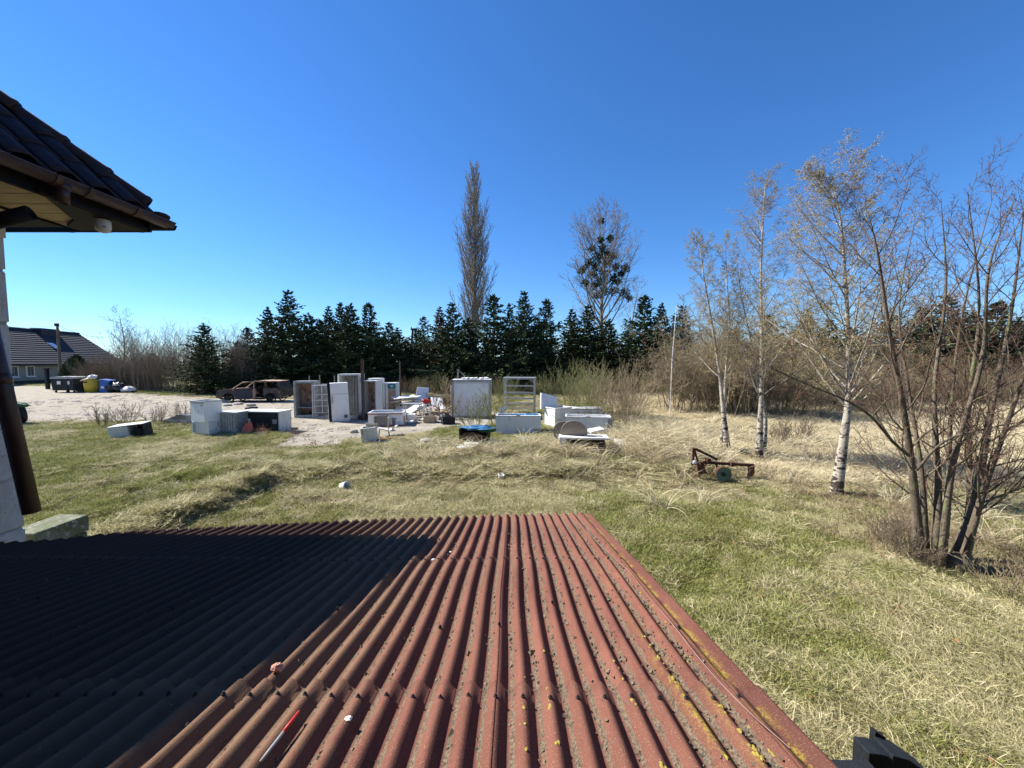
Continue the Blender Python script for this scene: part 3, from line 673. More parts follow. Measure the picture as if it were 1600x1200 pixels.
# ================================================================== HOUSE WING AT THE LEFT
EX, EY, EZ = -3.94, 4.4, CAMZ + 1.584          # eave corner
WX, WY = -4.72, 3.64                           # wall corner
wing = thing('house', 'white block house wing with dark tiled hip roof at the left edge', 'house', (-8, 0, 0))
WL = Vector((-8, 0, 0))
def wpart(name, mb, m, **k):
    mb.v = [(v[0] + 8, v[1], v[2]) for v in mb.v]; return part(name, mb, m, wing, **k)
wpart('wall', MB().box(((-13.5 + WX - .26) / 2, (WY - .13 - 7) / 2, 2), (abs(-13.5 - WX + .26) , WY - .13 + 7, 4.6)), 'concrete')
def block_mat():
    m = mat('white_block', (.62, .61, .60), (.47, .46, .45), 7, .9, bump=.7, bscale=70, c3=(.13, .12, .11), s3=26, t3=.67); return m
BLK = block_mat(); q = random.Random(3)
blk_meshes = []
for i in range(4):
    mb = MB(); me = None; b_ = bmesh.new(); bmesh.ops.create_cube(b_, size=1); bmesh.ops.scale(b_, vec=(.25, .588, .476), verts=b_.verts)
    bmesh.ops.bevel(b_, geom=list(b_.edges), offset=.012, segments=2, affect='EDGES')
    for v in b_.verts: v.co += Vector((q.uniform(-.003, .003), q.uniform(-.003, .003), q.uniform(-.003, .003)))
    me = bpy.data.meshes.new('block'); b_.to_mesh(me); b_.free(); me.materials.append(BLK); blk_meshes.append(me)
for c in range(9):
    z = -.30 + .488 * c + .24; y = WY - .295 + (0 if c % 2 else 0)
    n = 0; off = .3 if c % 2 else 0
    while y - off > 1.2:
        if c % 2 and n == 0:
            o = link('block', blk_meshes[q.randrange(4)], None, wing, (WX - .125 + 8 + q.uniform(-.004, .004), WY - .148, z)); o.scale = (1, .5, 1); y -= .3; n += 1; off = 0; continue
        o = link('block', blk_meshes[q.randrange(4)], None, wing, (WX - .125 + 8 + q.uniform(-.005, .005), y, z)); y -= .6; n += 1
wpart('mortar', MB().box((WX - .14, (WY + 1.2) / 2 - .008, 2.0), (.25, WY - 1.2 - .016, 4.5)), 'concrete')
wpart('ring_beam', MB().box((WX - .13, 1.0, EZ - .30), (.27, 5.30, .26)), 'plaster')
# soffit boards running outwards
for i in range(22):
    y = 4.22 - i * .225
    wpart('soffit_board', MB().box(((EX + WX) / 2 - .115, y, EZ - .105), (.75, .215, .02)), 'wood_pale', bevel=.004)
wpart('fascia', MB().box((EX - .09, .6, EZ - .08), (.028, 7.4, .15)), 'gutter_dark'); wpart('fascia', MB().box(((EX - 13.5) / 2, EY - .09, EZ - .08), (9.5, .028, .15)), 'gutter_dark')
cp_ = MB(); PL = [(-3.985, 3.32), (-3.985, 4.34), (-4.72, 4.34), (-4.72, 4.16), (-4.44, 3.98)]; cp_.v = [(x_, y_, EZ - .118) for x_, y_ in PL] + [(x_, y_, EZ - .150) for x_, y_ in PL]; cp_.f = [tuple(range(5)), tuple(range(9, 4, -1))] + [(i_, (i_ + 1) % 5, (i_ + 1) % 5 + 5, i_ + 5) for i_ in range(5)]
wpart('soffit_panel', cp_, 'gutter_dark')
wpart('soffit_panel', MB().box((-9.3, (EY + WY) / 2 - .12, EZ - .13), (9.0, .60, .02)), 'gutter_dark')
# roof body
HS = 0.99; TW = 4.2
rb = MB(); k = 0
zc = EZ + .02
P0 = (EX - .02, EY - .02, zc); P1 = (EX - .02, -6, zc); P2 = (EX - TW, -6, zc + TW * HS); P3 = (EX - TW, EY - TW, zc + TW * HS); P4 = (-13.5, EY - .02, zc); P5 = (-13.5, EY - TW, zc + TW * HS)
D = -.08
top = [P0, P1, P2, P3, P4, P5]; rb.v = list(top) + [(p[0], p[1], p[2] + D) for p in top]
rb.f = [(0, 1, 2, 3), (0, 3, 5, 4), (6, 9, 8, 7), (6, 10, 11, 9), (0, 6, 7, 1), (0, 4, 10, 6)]
wpart('roof_deck', rb, 'tile_dark')
# pantiles facing the lean-to
th = math.atan(HS); TWd = .30; TL = .40
def tile_mesh():
    V = []; n = 14; m_ = 4
    for j in range(m_ + 1):
        for i in range(n + 1):
            t = i / n; yy = t * (TWd + .035)
            zz = .030 * math.sin((t * 1.0) * 2 * math.pi - .6) * (1 if t < .75 else 1)
            xx = TL * j / m_
            V.append((-xx * math.cos(th) + (.030 - .018 * j / m_ + zz) * math.sin(th), yy, xx * math.sin(th) + (.030 - .018 * j / m_ + zz) * math.cos(th)))
    ii_ = (np.arange(m_)[:, None] * (n + 1) + np.arange(n)[None, :]); Fq = np.stack([ii_, ii_ + 1, ii_ + n + 2, ii_ + n + 1], -1).reshape(-1, 4)
    me = npmesh('roof_tile', V, Fq, True); me.materials.append(M['tile_dark']); return me
TM = tile_mesh(); q = random.Random(9)
for c in range(13):
    y0 = EY - .16 - (c + 1) * TWd
    for r in range(14):
        s = r * .34 * math.cos(th)
        if s > (EY - y0) - .20 or s > TW - .3: break
        o = link('roof_tile', TM, None, wing, (EX + .05 - s + 8, y0 + q.uniform(-.006, .006), zc + .012 + s * HS + q.uniform(-.003, .003)))
        sm = o.modifiers.new('thick', 'SOLIDIFY'); sm.thickness = .016
# hip caps
hd = Vector((-1, -1, HS)).normalized(); hl = .40
for i in range(13):
    p = Vector((EX, EY, zc + .055)) + hd * (i * .355 + .12); mb = MB(); n = 10; a = Vector((1, -1, 0)).normalized(); u_ = a.cross(hd).normalized(); u_ = u_ if u_.z > 0 else -u_
    for (t, r) in ((0, .115), (.03, .125), (.06, .115), (hl, .095)):
        for rr in (r, r - .014):
            for j in range(n + 1):
                ph = math.pi * (-.06 + 1.12 * j / n); mb.v.append(tuple(p + hd * t + a * math.cos(ph) * rr + u_ * (math.sin(ph) * rr * .85 - .02)))
    w_ = n + 1
    for s_ in range(3):
        for lay in (0, 1):
            for j in range(n): b0 = (s_ * 2 + lay) * w_ + j; b1 = b0 + 2 * w_; mb.f.append((b0, b0 + 1, b1 + 1, b1))
    for j in range(n): mb.f.append((j, j + 1, w_ + j + 1, w_ + j))
    wpart('hip_tile', mb, 'tile_brown', smooth=True)
wpart('hip_end', MB().blob((EX + .0, EY + .0, zc + .03), (.09, .09, .04), 12, 8, 0), 'tile_brown', smooth=True)
# gutter: half round with bead, along both eaves
def gutter(p0, p1, r=.070):
    p0 = Vector(p0); p1 = Vector(p1); d = (p1 - p0).normalized(); s = Vector((d.y, -d.x, 0)); mb = MB(); n = 12
    for rr in (r, r - .004):
        for p in (p0, p1):
            for j in range(n + 1):
                ph = math.pi * (1 + j / n); mb.v.append(tuple(p + s * math.cos(ph) * rr + Vector((0, 0, math.sin(ph) * rr))))
    w_ = n + 1
    for lay in (0, 2 * w_):
        for j in range(n): mb.f.append((lay + j, lay + j + 1, lay + w_ + j + 1, lay + w_ + j))
    for e in (0, w_): 
        for j in range(n): mb.f.append((e + j, e + j + 1, 2 * w_ + e + j + 1, 2 * w_ + e + j))
    mb.f.append(tuple(range(w_))); mb.f.append(tuple(range(w_, 2 * w_)))
    for sd in (-1, 1): mb.tube(p0 + s * r * sd, p1 + s * r * sd, .008, .008, 8)
    return mb
gz_ = EZ - .005
g1 = gutter((EX + .04, EY + .07, gz_), (EX + .04, -3.0, gz_)); wpart('gutter', g1, 'gutter', smooth=True)
g2 = gutter((-13.5, EY + .07, gz_ - .01), (EX + .06, EY + .07, gz_ - .01)); wpart('gutter', g2, 'gutter_dark', smooth=True)
for yy in (4.05, 3.6, 3.35, 2.75): wpart('gutter_joint', gutter((EX + .04, yy + .02, gz_ - .001), (EX + .04, yy - .02, gz_ - .001), .075), 'gutter')
wpart('gutter_outlet', MB().pipe((EX + .04, 3.42, gz_ - .05), (EX + .03, 3.42, gz_ - .20), .048).lathe([(.062, .0), (.05, -.05)], (EX + .04, 3.42, gz_ - .04), 14), 'gutter', smooth=True)
for xx in (-4.25, -4.62, -5.05): wpart('gutter_bracket', MB().blob((xx, EY + .06, gz_ - .078), (.05, .07, .022), 10, 6, 0), 'gutter_dark', smooth=True)
# loose elbow, downpipe, globe
e0 = W(-30, 352, 3.25); e1 = W(48, 332, 3.35)
wpart('pipe_elbow', MB().pipe(e0, e1, .058, .004), 'gutter_dark', smooth=True)
d0 = W(50, 801, 3.35); d1 = W(-42, 405, 3.3)
wpart('downpipe', MB().pipe(d0, d1, .058, .004, 24).pipe(d0.lerp(d1, .52), d0.lerp(d1, .56), .063, .008, 24), 'gutter', smooth=True)
gl = W(161, 353, 3.95)
wpart('eave_lamp', MB().lathe([(.056, .06), (.060, .05), (.062, .01), (.062, -.02), (.054, -.045), (.036, -.062), (.012, -.07)], tuple(gl), 18), 'globe', smooth=True)
# house the picture is taken from, unseen; added to block sky behind the viewer
rear = thing('unseen_house', 'brown boarded main house behind the viewer, above the lean-to roof', 'house', (0, -1.0, 0))
part('wall', MB().box((.6, -2.2, 3.2), (10.4, 4.3, 7.2)), 'post_brown', rear)
part('eave', MB().box((.6, -1.7, 6.95), (11.4, 6.2, .22)), 'tile_brown', rear); rfm = MB().prism([(-5.1, 7.08), (6.3, 7.08), (.6, 10.2)], -4.8, 1.3); part('roof', rfm, 'tile_brown', rear)
# blocks by the wall corner
bs = W(62, 850, 4.05)
for i, (dz, rz, nm) in enumerate(((0, .05, 'lower'), (.20, -.03, 'upper'))):
    o = part('concrete_block', MB().box((0, 0, .095), (.34, .5, .19)), 'concrete_mossy', bevel=.012, jit=.006); o.location = (bs.x - .04, 4.15 + .02 * i, bs.z - .21 + dz); o.rotation_euler.z = rz
    tag(o, '%s of two mossy concrete blocks stacked by the white wall corner' % nm, 'block', 'mossy blocks by the wall')
o = part('block_pile', MB().box((0, 0, 0), (.36, .55, bs.z - .21 + .3)).box((.0, .0, 0), (.3, .62, bs.z)), 'concrete_mossy'); o.location = (bs.x - .04, 4.15, (bs.z - .21 - .3) / 2)
tag(o, 'mossy concrete pier under the stacked blocks by the wall corner', 'pier')
# dark post and board by the near right corner of the roof
pw = W(1366, 1163, 1.22)
post = thing('dark_post', 'blackish timber post with slanted boards at the bottom right corner of the view', 'post', (pw.x, pw.y, gz(pw.x, pw.y)))
hh = pw.z - gz(pw.x, pw.y)
pr = MB().prism([(-.045, 0), (.04, 0), (.04, hh - .03), (.02, hh - .012), (-.005, hh - .004), (-.045, hh)], -.03, .03); part('upright', pr, 'black_wood', post, bevel=.003)
pr = MB().prism([(.045, hh - .02), (.10, hh - .035), (.19, hh - .10), (.19, hh - .16), (.045, hh - .16)], -.02, .05); part('board', pr, 'black_wood', post, bevel=.003)
pr = MB().prism([(.052, hh - .005), (.09, hh - .03), (.085, hh - .05), (.05, hh - .05)], .05, .07); part('splinter', pr, 'black_wood', post)
rl = W(1250, 1200, 1.16); o = part('dark_rail', MB().box((0, 0, 0), (.44, .05, .045)), 'black_wood', bevel=.004); o.location = (rl.x + .02, rl.y, rl.z - .018); o.rotation_euler.y = R(.6)
tag(o, 'thin blackish rail running to the dark post at the bottom right', 'rail')
# ================================================================== APPLIANCES AND JUNK IN THE YARD
def wpx(n_px, base): return n_px / F * base.y            # width in metres of n pixels at that depth
def cabinet(t, w, d, h, th, mo, mi, shelves=(), back=True, foot=True):      # upright box open towards -y
    mb = MB()
    mb.box((-w / 2 + th / 2, 0, h / 2), (th, d, h)); mb.box((w / 2 - th / 2, 0, h / 2), (th, d, h))
    mb.box((0, .003, h - th / 2), (w - 2 * th, d - .006, th)); mb.box((0, .003, th * .75), (w - 2 * th, d - .006, th * 1.5))
    part('body', mb, mo, t, jit=.006)
    part('liner', MB().box((0, d / 2 - .03, h / 2), (w - 2 * th, .03, h - 2.4 * th)), mi, t)
    part('gasket', MB().box((-w / 2 + th, -d / 2 - .006, h / 2), (.03, .012, h - th)).box((w / 2 - th, -d / 2 - .006, h / 2), (.03, .012, h - th)).box((0, -d / 2 - .006, h - th), (w - 2 * th - .03, .012, .03)), 'plastic_grey', t)
    for s in shelves: part('shelf', MB().box((0, .02, s), (w - 2 * th, d * .7, .015)), 'wire', t)
def chest(t, w, d, h, th, mo, mi, rim=None, tilt=0):
    mb = MB()
    mb.box((0, -d / 2 + th / 2, h / 2), (w, th, h)); mb.box((0, d / 2 - th / 2, h / 2), (w, th, h))
    mb.box((-w / 2 + th / 2, 0, h / 2), (th, d - 2 * th, h)); mb.box((w / 2 - th / 2, 0, h / 2), (th, d - 2 * th, h)); mb.box((0, 0, .06), (w - 2 * th, d - 2 * th, .1))
    part('body', mb, mo, t, jit=.008)
    if rim:
        r = MB(); r.box((0, -d / 2 + .01, h + .012), (w + .03, .06, .035)).box((0, d / 2 - .01, h + .012), (w + .03, .06, .035)).box((-w / 2 + .01, 0, h + .012), (.06, d - .08, .035)).box((w / 2 - .01, 0, h + .012), (.06, d - .08, .035))
        part('rim', r, rim, t)
    part('liner', MB().box((0, 0, h * .55), (w - 2.05 * th, d - 2.05 * th, .02)), mi, t)
def TH(name, label, cat, px, py, rz=0, group=None, tilt=None, sink=.02):
    g = G(px, py); t = thing(name, label, cat, (g.x, g.y, g.z - sink), 0, group)
    t.rotation_euler = (tilt[0], tilt[1], rz) if tilt else (0, 0, rz); return t, g

# --- left of the group: stacked appliances
g = G(325, 678)
low = thing('washing_machine', 'grey-white appliance box with side slots carrying a bigger white box on top', 'appliance', (g.x, g.y, g.z - .03), R(-14))
part('body', MB().box((0, 0, .27), (.82, .55, .54)), 'enamel_dull', low, bevel=.02)
for i in range(5): part('vent_slot', MB().box((-.28, -.28, .16 + .07 * i), (.14, .012, .02)), 'dark_panel', low)
up = thing('freezer_box', 'white box with open grey-rimmed top balanced on the slotted appliance', 'freezer', (g.x - .02, g.y, g.z + .515), R(-22))
chest(up, .80, .62, .74, .05, 'enamel', 'plastic_black', 'grey_metal')
g = G(357, 677)
t = thing('metal_cabinet', 'ribbed blue-grey metal cabinet lying beside the stacked white boxes', 'cabinet', (g.x, g.y + .3, g.z - .03), R(-8))
part('body', MB().box((0, 0, .42), (.78, .6, .80)), 'grey_metal', t, bevel=.015)
for i in range(7): part('rib', MB().box((-.33 + .11 * i, -.31, .42), (.05, .02, .74)), 'grey_metal', t)
part('lid', MB().box((0, .02, .82), (.84, .66, .035)), 'enamel_dull', t)
g = G(408, 674)
t = thing('display_counter', 'long dark-fronted shop counter with white top edge in the grass', 'counter', (g.x - .05, g.y + .35, g.z - .03), R(-7)); t.scale = (.86, .9, .92)
part('front_panel', MB().box((0, -.36, .45), (1.95, .03, .78)), 'dark_panel', t)
part('worktop', MB().box((0, 0, .87), (2.1, .85, .05)), 'enamel_dull', t, bevel=.01)
part('side_panel', MB().box((1.0, 0, .42), (.05, .75, .84)), 'enamel_dull', t); part('side_panel', MB().box((-1.0, 0, .42), (.05, .75, .84)), 'enamel_dull', t)
part('door', MB().box((-.62, -.385, .32), (.42, .02, .5)), 'enamel', t, label='pale blue-white lower door'); part('door', MB().box((.30, -.385, .38), (.5, .02, .55)), 'plastic_black', t)
part('label_plate', MB().box((.80, -.385, .46), (.2, .02, .18)), 'plastic_grey', t)
g = G(386, 678)
o = part('sheet', MB().prism([(-.22, 0), (.2, .02), (.24, .3), (.02, .52), (-.2, .36)], -.02, .02), 'orange', jit=.01); o.location = (g.x, g.y - .1, g.z - .02); o.rotation_euler = (R(-20), R(8), R(-15))
tag(o, 'crumpled orange-red plastic sheet leaning on the dark counter', 'plastic sheet')
g = G(412, 675); o = part('can', MB().tube((-.16, 0, .09), (.16, .03, .11), .085, .08, 12), 'red', jit=.006, smooth=True); o.location = (g.x, g.y - .1, g.z); tag(o, 'small red canister lying in front of the dark counter', 'canister')
g = G(284, 662)
t = thing('scrap_panel', 'low grey scrap hood lying behind the white boxes on the left', 'panel', (g.x, g.y, g.z), R(-5))
part('hood', MB().prism([(-.6, 0), (.6, 0), (.6, .42), (.3, .48), (-.1, .36), (-.5, .22)], -.35, .35), 'grey_metal', t, jit=.01); part('edge', MB().box((0, -.37, .2), (1.2, .03, .06)), 'enamel_dull', t)
g = G(200, 685)
t = thing('cooker', 'old tipped cooker with pale side and open dark oven in the left grass', 'cooker', (g.x, g.y + .2, g.z - .05), R(14)); t.rotation_euler = (R(4), R(-6), R(14))
mb = MB().box((-.26, 0, .27), (.6, .5, .54)); part('body', mb, 'enamel_dull', t, bevel=.03)
mb = MB(); mb.box((.28, .23, .27), (.46, .03, .52)).box((.50, 0, .27), (.03, .48, .52)).box((.28, 0, .525), (.46, .5, .03)).box((.28, 0, .02), (.46, .5, .03)); part('oven', mb, 'burnt_dark', t)
part('top_plate', MB().box((0, 0, .558), (1.1, .54, .025)), 'enamel_dull', t); part('drum', MB().lathe([(.17, 0), (.18, .05), (.14, .12)], (.28, -.2, .25), 14, 'y'), 'plastic_black', t)
g = G(393, 641)
tyre_prof = [(.20, -.09), (.27, -.10), (.31, -.07), (.32, 0), (.31, .07), (.27, .10), (.20, .09)]
t = thing('tyre', 'black tyre lying flat in the yard between the counter and the burnt car', 'tyre', (g.x, g.y, g.z + .1)); part('tread', MB().lathe(tyre_prof, n=18, ring=True), 'plastic_black', t, True)
g = G(453, 671); o = part('plank', MB().box((0, 0, .04), (.55, .14, .07)), 'burnt_dark', jit=.008); o.location = tuple(g); tag(o, 'short blackened plank on the pale ground right of the counter', 'plank')

# --- upright refrigerators group
t, g = TH('display_fridge', 'open doorless fridge cabinet with brown stained liner, leftmost upright', 'fridge', 481, 651, R(6)); s = g.y / F
cabinet(t, 31 * s, .7, 57 * s, .09, 'grey_metal', 'liner_brown', (.5, ))
t, g = TH('wire_rack', 'white wire rack frame standing between two upright fridges', 'rack', 501, 653, R(3)); s = g.y / F
mb = MB(); hw = 12 * s; hh = 53 * s
part('side_post', MB().tube((-hw, 0, 0), (-hw, .02, hh), .022), 'wire', t); part('side_post', MB().tube((hw, 0, 0), (hw, .02, hh), .022), 'wire', t); part('side_post', MB().tube((hw * .2, .04, 0.25), (hw * .2, .04, hh * .98), .016), 'wire', t); part('side_post', MB().tube((-hw * .75, .04, 0.1), (-hw * .75, .04, hh), .012), 'wire', t)
for k in (.03, .17, .36, .53, .70, .97): part('crossbar', MB().tube((-hw, 0, hh * k), (hw, 0, hh * k + .02), .017), 'wire', t)
t, g = TH('back_board', 'dull grey back panel seen through the wire rack', 'panel', 500, 651.2, R(4)); s = g.y / F
part('panel', MB().box((0, .3, 26 * s), (24 * s, .05, 50 * s)), 'liner_grey', t); part('edge', MB().box((0, .27, 51 * s), (24 * s, .08, .05)), 'enamel_dull', t)
t, g = TH('tall_white_fridge', 'tall white fridge standing slightly askew with its open dark side to the left', 'fridge', 533, 658, R(26), tilt=(0, R(-2))); s = g.y / F
w_ = 26 * s; h_ = 61 * s
part('body', MB().box((0, .24, h_ / 2), (w_, .5, h_)), 'enamel', t, bevel=.02)
part('liner', MB().box((-w_ / 2 - .03, .26, h_ * .54), (.06, .48, h_ * .88)), 'liner_brown', t); part('door_edge', MB().box((-w_ / 2 - .055, .0, h_ * .5), (.11, .06, h_)), 'plastic_black', t)
part('badge', MB().box((w_ * .28, -.018, h_ * .13), (.16, .012, .16)), 'grey_metal', t); part('hatch_frame', MB().box((w_ * .28, -.022, h_ * .13), (.10, .012, .10)), 'dark_panel', t)
t, g = TH('tall_cold_cabinet', 'tallest open grey cold cabinet with ribbed dark inside behind the white fridge', 'cabinet', 551, 653, R(2)); s = g.y / F
cabinet(t, 32 * s, .75, 70 * s, .07, 'enamel_dull', 'liner_grey')
for k in range(5): part('rib', MB().box((-.3 + .14 * k, .28, 35 * s), (.02, .03, 62 * s)), 'grey_metal', t)
part('side_trim', MB().box((-16 * s - .06, .1, 54 * s), (.12, .5, 30 * s)), 'enamel', t)
t, g = TH('post', 'thick dark brown post rising above the fridges', 'post', 568, 657); s = g.y / F
part('shaft', MB().box((0, 0, 48 * s), (4.0 * s, .1, 96 * s)), 'post_brown', t); part('band', MB().box((0, 0, 66 * s), (5 * s, .13, .05)), 'rust', t)
t, g = TH('stained_fridge', 'open fridge with rust stained inner back right of the thick brown post', 'fridge', 582, 653, R(-8)); s = g.y / F
cabinet(t, 25 * s, .65, 60 * s, .06, 'enamel_dull', 'liner_brown', (.28, ))
part('edge_strip', MB().box((-13.5 * s, -.3, 33 * s), (.05, .06, 46 * s)), 'enamel', t)
t, g = TH('rear_fridge', 'grey fridge standing behind the rust stained one, only its top corner showing', 'fridge', 589, 642, R(-6)); s = g.y / F
part('body', MB().box((0, 0, 26 * s), (18 * s, .7, 52 * s)), 'enamel', t, bevel=.02); part('door', MB().box((3 * s, -.38, 26 * s), (12 * s, .06, 50 * s)), 'dark_panel', t)
t, g = TH('white_cabinet', 'pair-doored white cabinet with dark seams behind the striped chest freezer', 'cabinet', 604, 641, R(14)); s = g.y / F
part('body', MB().box((0, 0, 22 * s), (17 * s, .6, 44 * s)), 'enamel', t, bevel=.02)
for k in (-.28, -.05): part('seam', MB().box((k * 17 * s, -.305, 22 * s), (.03, .012, 42 * s)), 'dark_panel', t)
t, g = TH('stained_drinks_fridge', 'stained pale fridge with a teal sign panel across its top', 'fridge', 617, 641, R(-10)); s = g.y / F
part('body', MB().box((0, 0, 22 * s), (13 * s, .6, 44.5 * s)), 'enamel_dull', t, bevel=.02); part('door', MB().box((0, -.32, 17 * s), (12 * s, .04, 33 * s)), 'liner_brown', t)
part('sign_panel', MB().box((0, -.33, 39 * s), (13 * s, .05, 8 * s)), 'teal', t); part('sign_mark', MB().box((.02, -.36, 39 * s), (2.4 * s, .012, 2.4 * s)), 'plastic_white', t)
t, g = TH('thin_pole', 'thin brown pole rising behind the teal-topped fridge', 'pole', 622, 644); s = g.y / F; part('shaft', MB().tube((0, .5, 0), (0, .5, 80 * s), .05, .045), 'post_brown', t)
for px, top, lb in ((485, 587, 'thin stake sticking up behind the brown lined cabinet'), (501, 586, 'thin stake sticking up behind the wire rack'), (524, 587, 'thin stake sticking up behind the tall white fridge')):
    g = G(px, 645); p = W(px, top, g.y); o = part('stake', MB().tube((0, 0, 0), (0, 0, p.z - g.z), .035, .03), 'wood_grey'); o.location = tuple(g); tag(o, lb, 'stake')
t, g = TH('chest_freezer', 'white chest freezer with red striped rim and open dark top', 'chest freezer', 606, 663, R(7)); s = g.y / F
chest(t, 51 * s, .95, 20.5 * s, .07, 'enamel', 'plastic_black', 'enamel'); part('red_stripe', MB().box((0, -.49, 19.3 * s), (51.4 * s, .02, .03)), 'red', t); part('base_strip', MB().box((0, -.485, 1.6 * s), (51.2 * s, .02, .04)), 'red', t)
part('vent', MB().box((25.8 * s, -.1, 9 * s), (.02, .2, .25)), 'red', t)
t, g = TH('grey_bin', 'small grey bucket in front of the red striped chest freezer', 'bucket', 616, 665); s = g.y / F
part('tub', MB().lathe([(.085, 0), (.12, .33), (.13, .345), (.11, .345), (.08, .04)], n=16), 'plastic_grey', t, True); part('rim', MB().lathe([(.125, .33), (.14, .34), (.135, .36), (.12, .36)], n=16, ring=True), 'plastic_grey', t, True)
t, g = TH('broken_crate', 'broken pale wood panel propped on the front of the striped freezer', 'panel', 594, 668); s = g.y / F
part('panel', MB().box((0, .15, .28), (.55, .03, .4), Euler((R(-12), 0, 0)).to_matrix()), 'wood_grey', t); part('leg', MB().box((-.27, .12, .24), (.05, .05, .48)), 'wood_grey', t); part('leg', MB().box((.27, .12, .3), (.05, .05, .6)), 'wood_grey', t)
t, g = TH('white_cabinet_box', 'small tilted white cupboard with open top half sunk in the grass edge', 'cupboard', 579, 690, R(10), tilt=(R(2), R(-5)), sink=.05); s = g.y / F
chest(t, 21 * s, .45, 26 * s, .03, 'enamel_dull', 'dark_panel'); part('flap', MB().box((.1, .1, 28 * s), (.42, .02, .22), Euler((R(50), R(12), 0)).to_matrix()), 'enamel_dull', t)
t, g = TH('broken_chair', 'broken wooden chair lying behind the small tilted white cupboard', 'chair', 600, 682, R(20)); s = g.y / F
part('seat', MB().box((0, 0, .3), (.36, .34, .04), Euler((0, R(14), 0)).to_matrix()), 'enamel_dull', t)
for sx, sy in ((-1, -1), (1, -1), (1, 1), (-1, 1)): part('leg', MB().tube((sx * .15, sy * .14, .29), (sx * .2, sy * .17, 0), .02), 'wood_grey', t)
part('backrest', MB().box((.17, 0, .52), (.03, .32, .42)), 'wood_grey', t)
g = G(606, 686); o = part('rubble', MB().blob((0, 0, 0), (.25, .12, .07), 9, 6, .3, 4).blob((-.3, .1, 0), (.12, .1, .06), 9, 6, .3, 5), 'leaf_dead'); o.location = tuple(g); tag(o, 'brown rotten scraps below the broken chair', 'scraps')
for px, py, s_, lb in ((553, 676, .16, 'pale stone at the yard edge below the tall white fridge'), (666, 693, .22, 'rounded grey stone in the grass left of the flat debris slabs')):
    g = G(px, py); o = part('stone', MB().blob((0, 0, s_ * .3), (s_, s_ * .8, s_ * .55), 10, 7, .14, int(px)), 'stone', smooth=True); o.location = tuple(g); tag(o, lb, 'stone')
t, g = TH('crushed_bag', 'crumpled black bag lying in the shade right of the tall cold cabinet', 'bag', 573, 654); part('bag', MB().blob((0, -.2, .12), (.4, .3, .16), 10, 7, .2, 4), 'bag_black', t)


# --- junk heap between fridges and the big white box
t, g = TH('flat_trailer', 'low dark flatbed trailer with pale rail behind the junk heap', 'trailer', 672, 636); s = g.y / F
part('bed', MB().box((.2, 0, 10 * s), (56 * s, 1.4, 14 * s)), 'dark_panel', t); part('rail', MB().box((.2, -.72, 18.5 * s), (57 * s, .08, 3 * s)), 'grey_metal', t)
for k in (-.7, .9): part('wheel', MB().lathe(tyre_prof, (k, -.6, .3), 16, 'y', True), 'plastic_black', t)
t, g = TH('white_sheet_pile', 'heap of white plastic sheets beside the teal-topped fridge', 'sheets', 642, 642); s = g.y / F; q = random.Random(11)
for i in range(7): part('sheet', MB().box((q.uniform(-.7, .8), q.uniform(-.4, .4), .30 + .09 * i), (q.uniform(.8, 1.4), q.uniform(.5, .9), .04), Euler((q.uniform(-.15, .15), q.uniform(-.2, .2), q.uniform(-.6, .6))).to_matrix()), 'plastic_white', t)
part('pile_core', MB().blob((.1, 0, .12), (.9, .5, .35), 12, 7, .2, 2), 'plastic_white', t)
t, g = TH('folding_table', 'small grey metal table in the junk heap', 'table', 645, 652); s = g.y / F
part('tabletop', MB().box((0, 0, 22 * s), (30 * s, .5, .05)), 'grey_metal', t)
for sx, sy in ((-1, -1), (1, -1), (1, 1), (-1, 1)): part('leg', MB().tube((sx * 13 * s, sy * .2, 0), (sx * 12 * s, sy * .2, 22 * s), .02), 'enamel_dull', t)
t, g = TH('white_stool', 'white metal stool frame under the red bundle', 'stool', 667, 654); s = g.y / F
part('seat', MB().box((0, 0, 24 * s), (9 * s, .3, .03)), 'plastic_white', t)
for sx, sy in ((-1, -1), (1, -1), (1, 1), (-1, 1)): part('leg', MB().tube((sx * 5.5 * s, sy * .14, 0), (sx * 4 * s, sy * .12, 24 * s), .018), 'plastic_white', t)
red = thing('red_bundle', 'bright red crumpled bundle on top of the white stool', 'bundle', (g.x, g.y, g.z - .02 + 24 * s + .01)); part('bundle', MB().blob((0, 0, .1), (.2, .15, .13), 10, 7, .25, 9), 'red', red)
part('fold', MB().blob((-.1, -.08, .17), (.12, .08, .07), 8, 6, .3, 5), 'red', red)
t, g = TH('white_bin', 'white box standing under the grey metal table', 'box', 644, 656); part('tub', MB().box((0, -.12, .16), (.42, .3, .32), taper=.95), 'plastic_white', t, bevel=.01)
q = random.Random(21)
for i, (px, py, L, lb) in enumerate(((655, 657, 1.7, 'long pale board lying lowest in the junk heap'), (682, 651, 1.5, 'pale board lying under the trailer edge'), (690, 655, 1.1, 'slanting broken lath left of the big white box'), (697, 650, .9, 'short upright lath leaning on the big white box'), (640, 660, 1.2, 'dark wet board at the front of the junk heap'))):
    g = G(px, py); o = part('board', MB().box((0, 0, .04 + .1 * (i in (2, 3))), (L, .14, .035), Euler((0, R((-4, 3, -28, 52, 2)[i]), R(q.uniform(-25, 25)))).to_matrix()), 'wood_pale' if i != 4 else 'wood_grey'); o.location = (g.x, g.y, g.z + (.0, .22, .22, .3, 0)[i]); tag(o, lb, 'board')
g = G(694, 656); o = part('dark_bag', MB().blob((0, 0, .12), (.32, .25, .2), 10, 7, .25, 6), 'bag_black'); o.location = tuple(g); tag(o, 'dark crumpled bag left of the big white box', 'bag')
g = G(676, 628); q = random.Random(2); mb = MB()
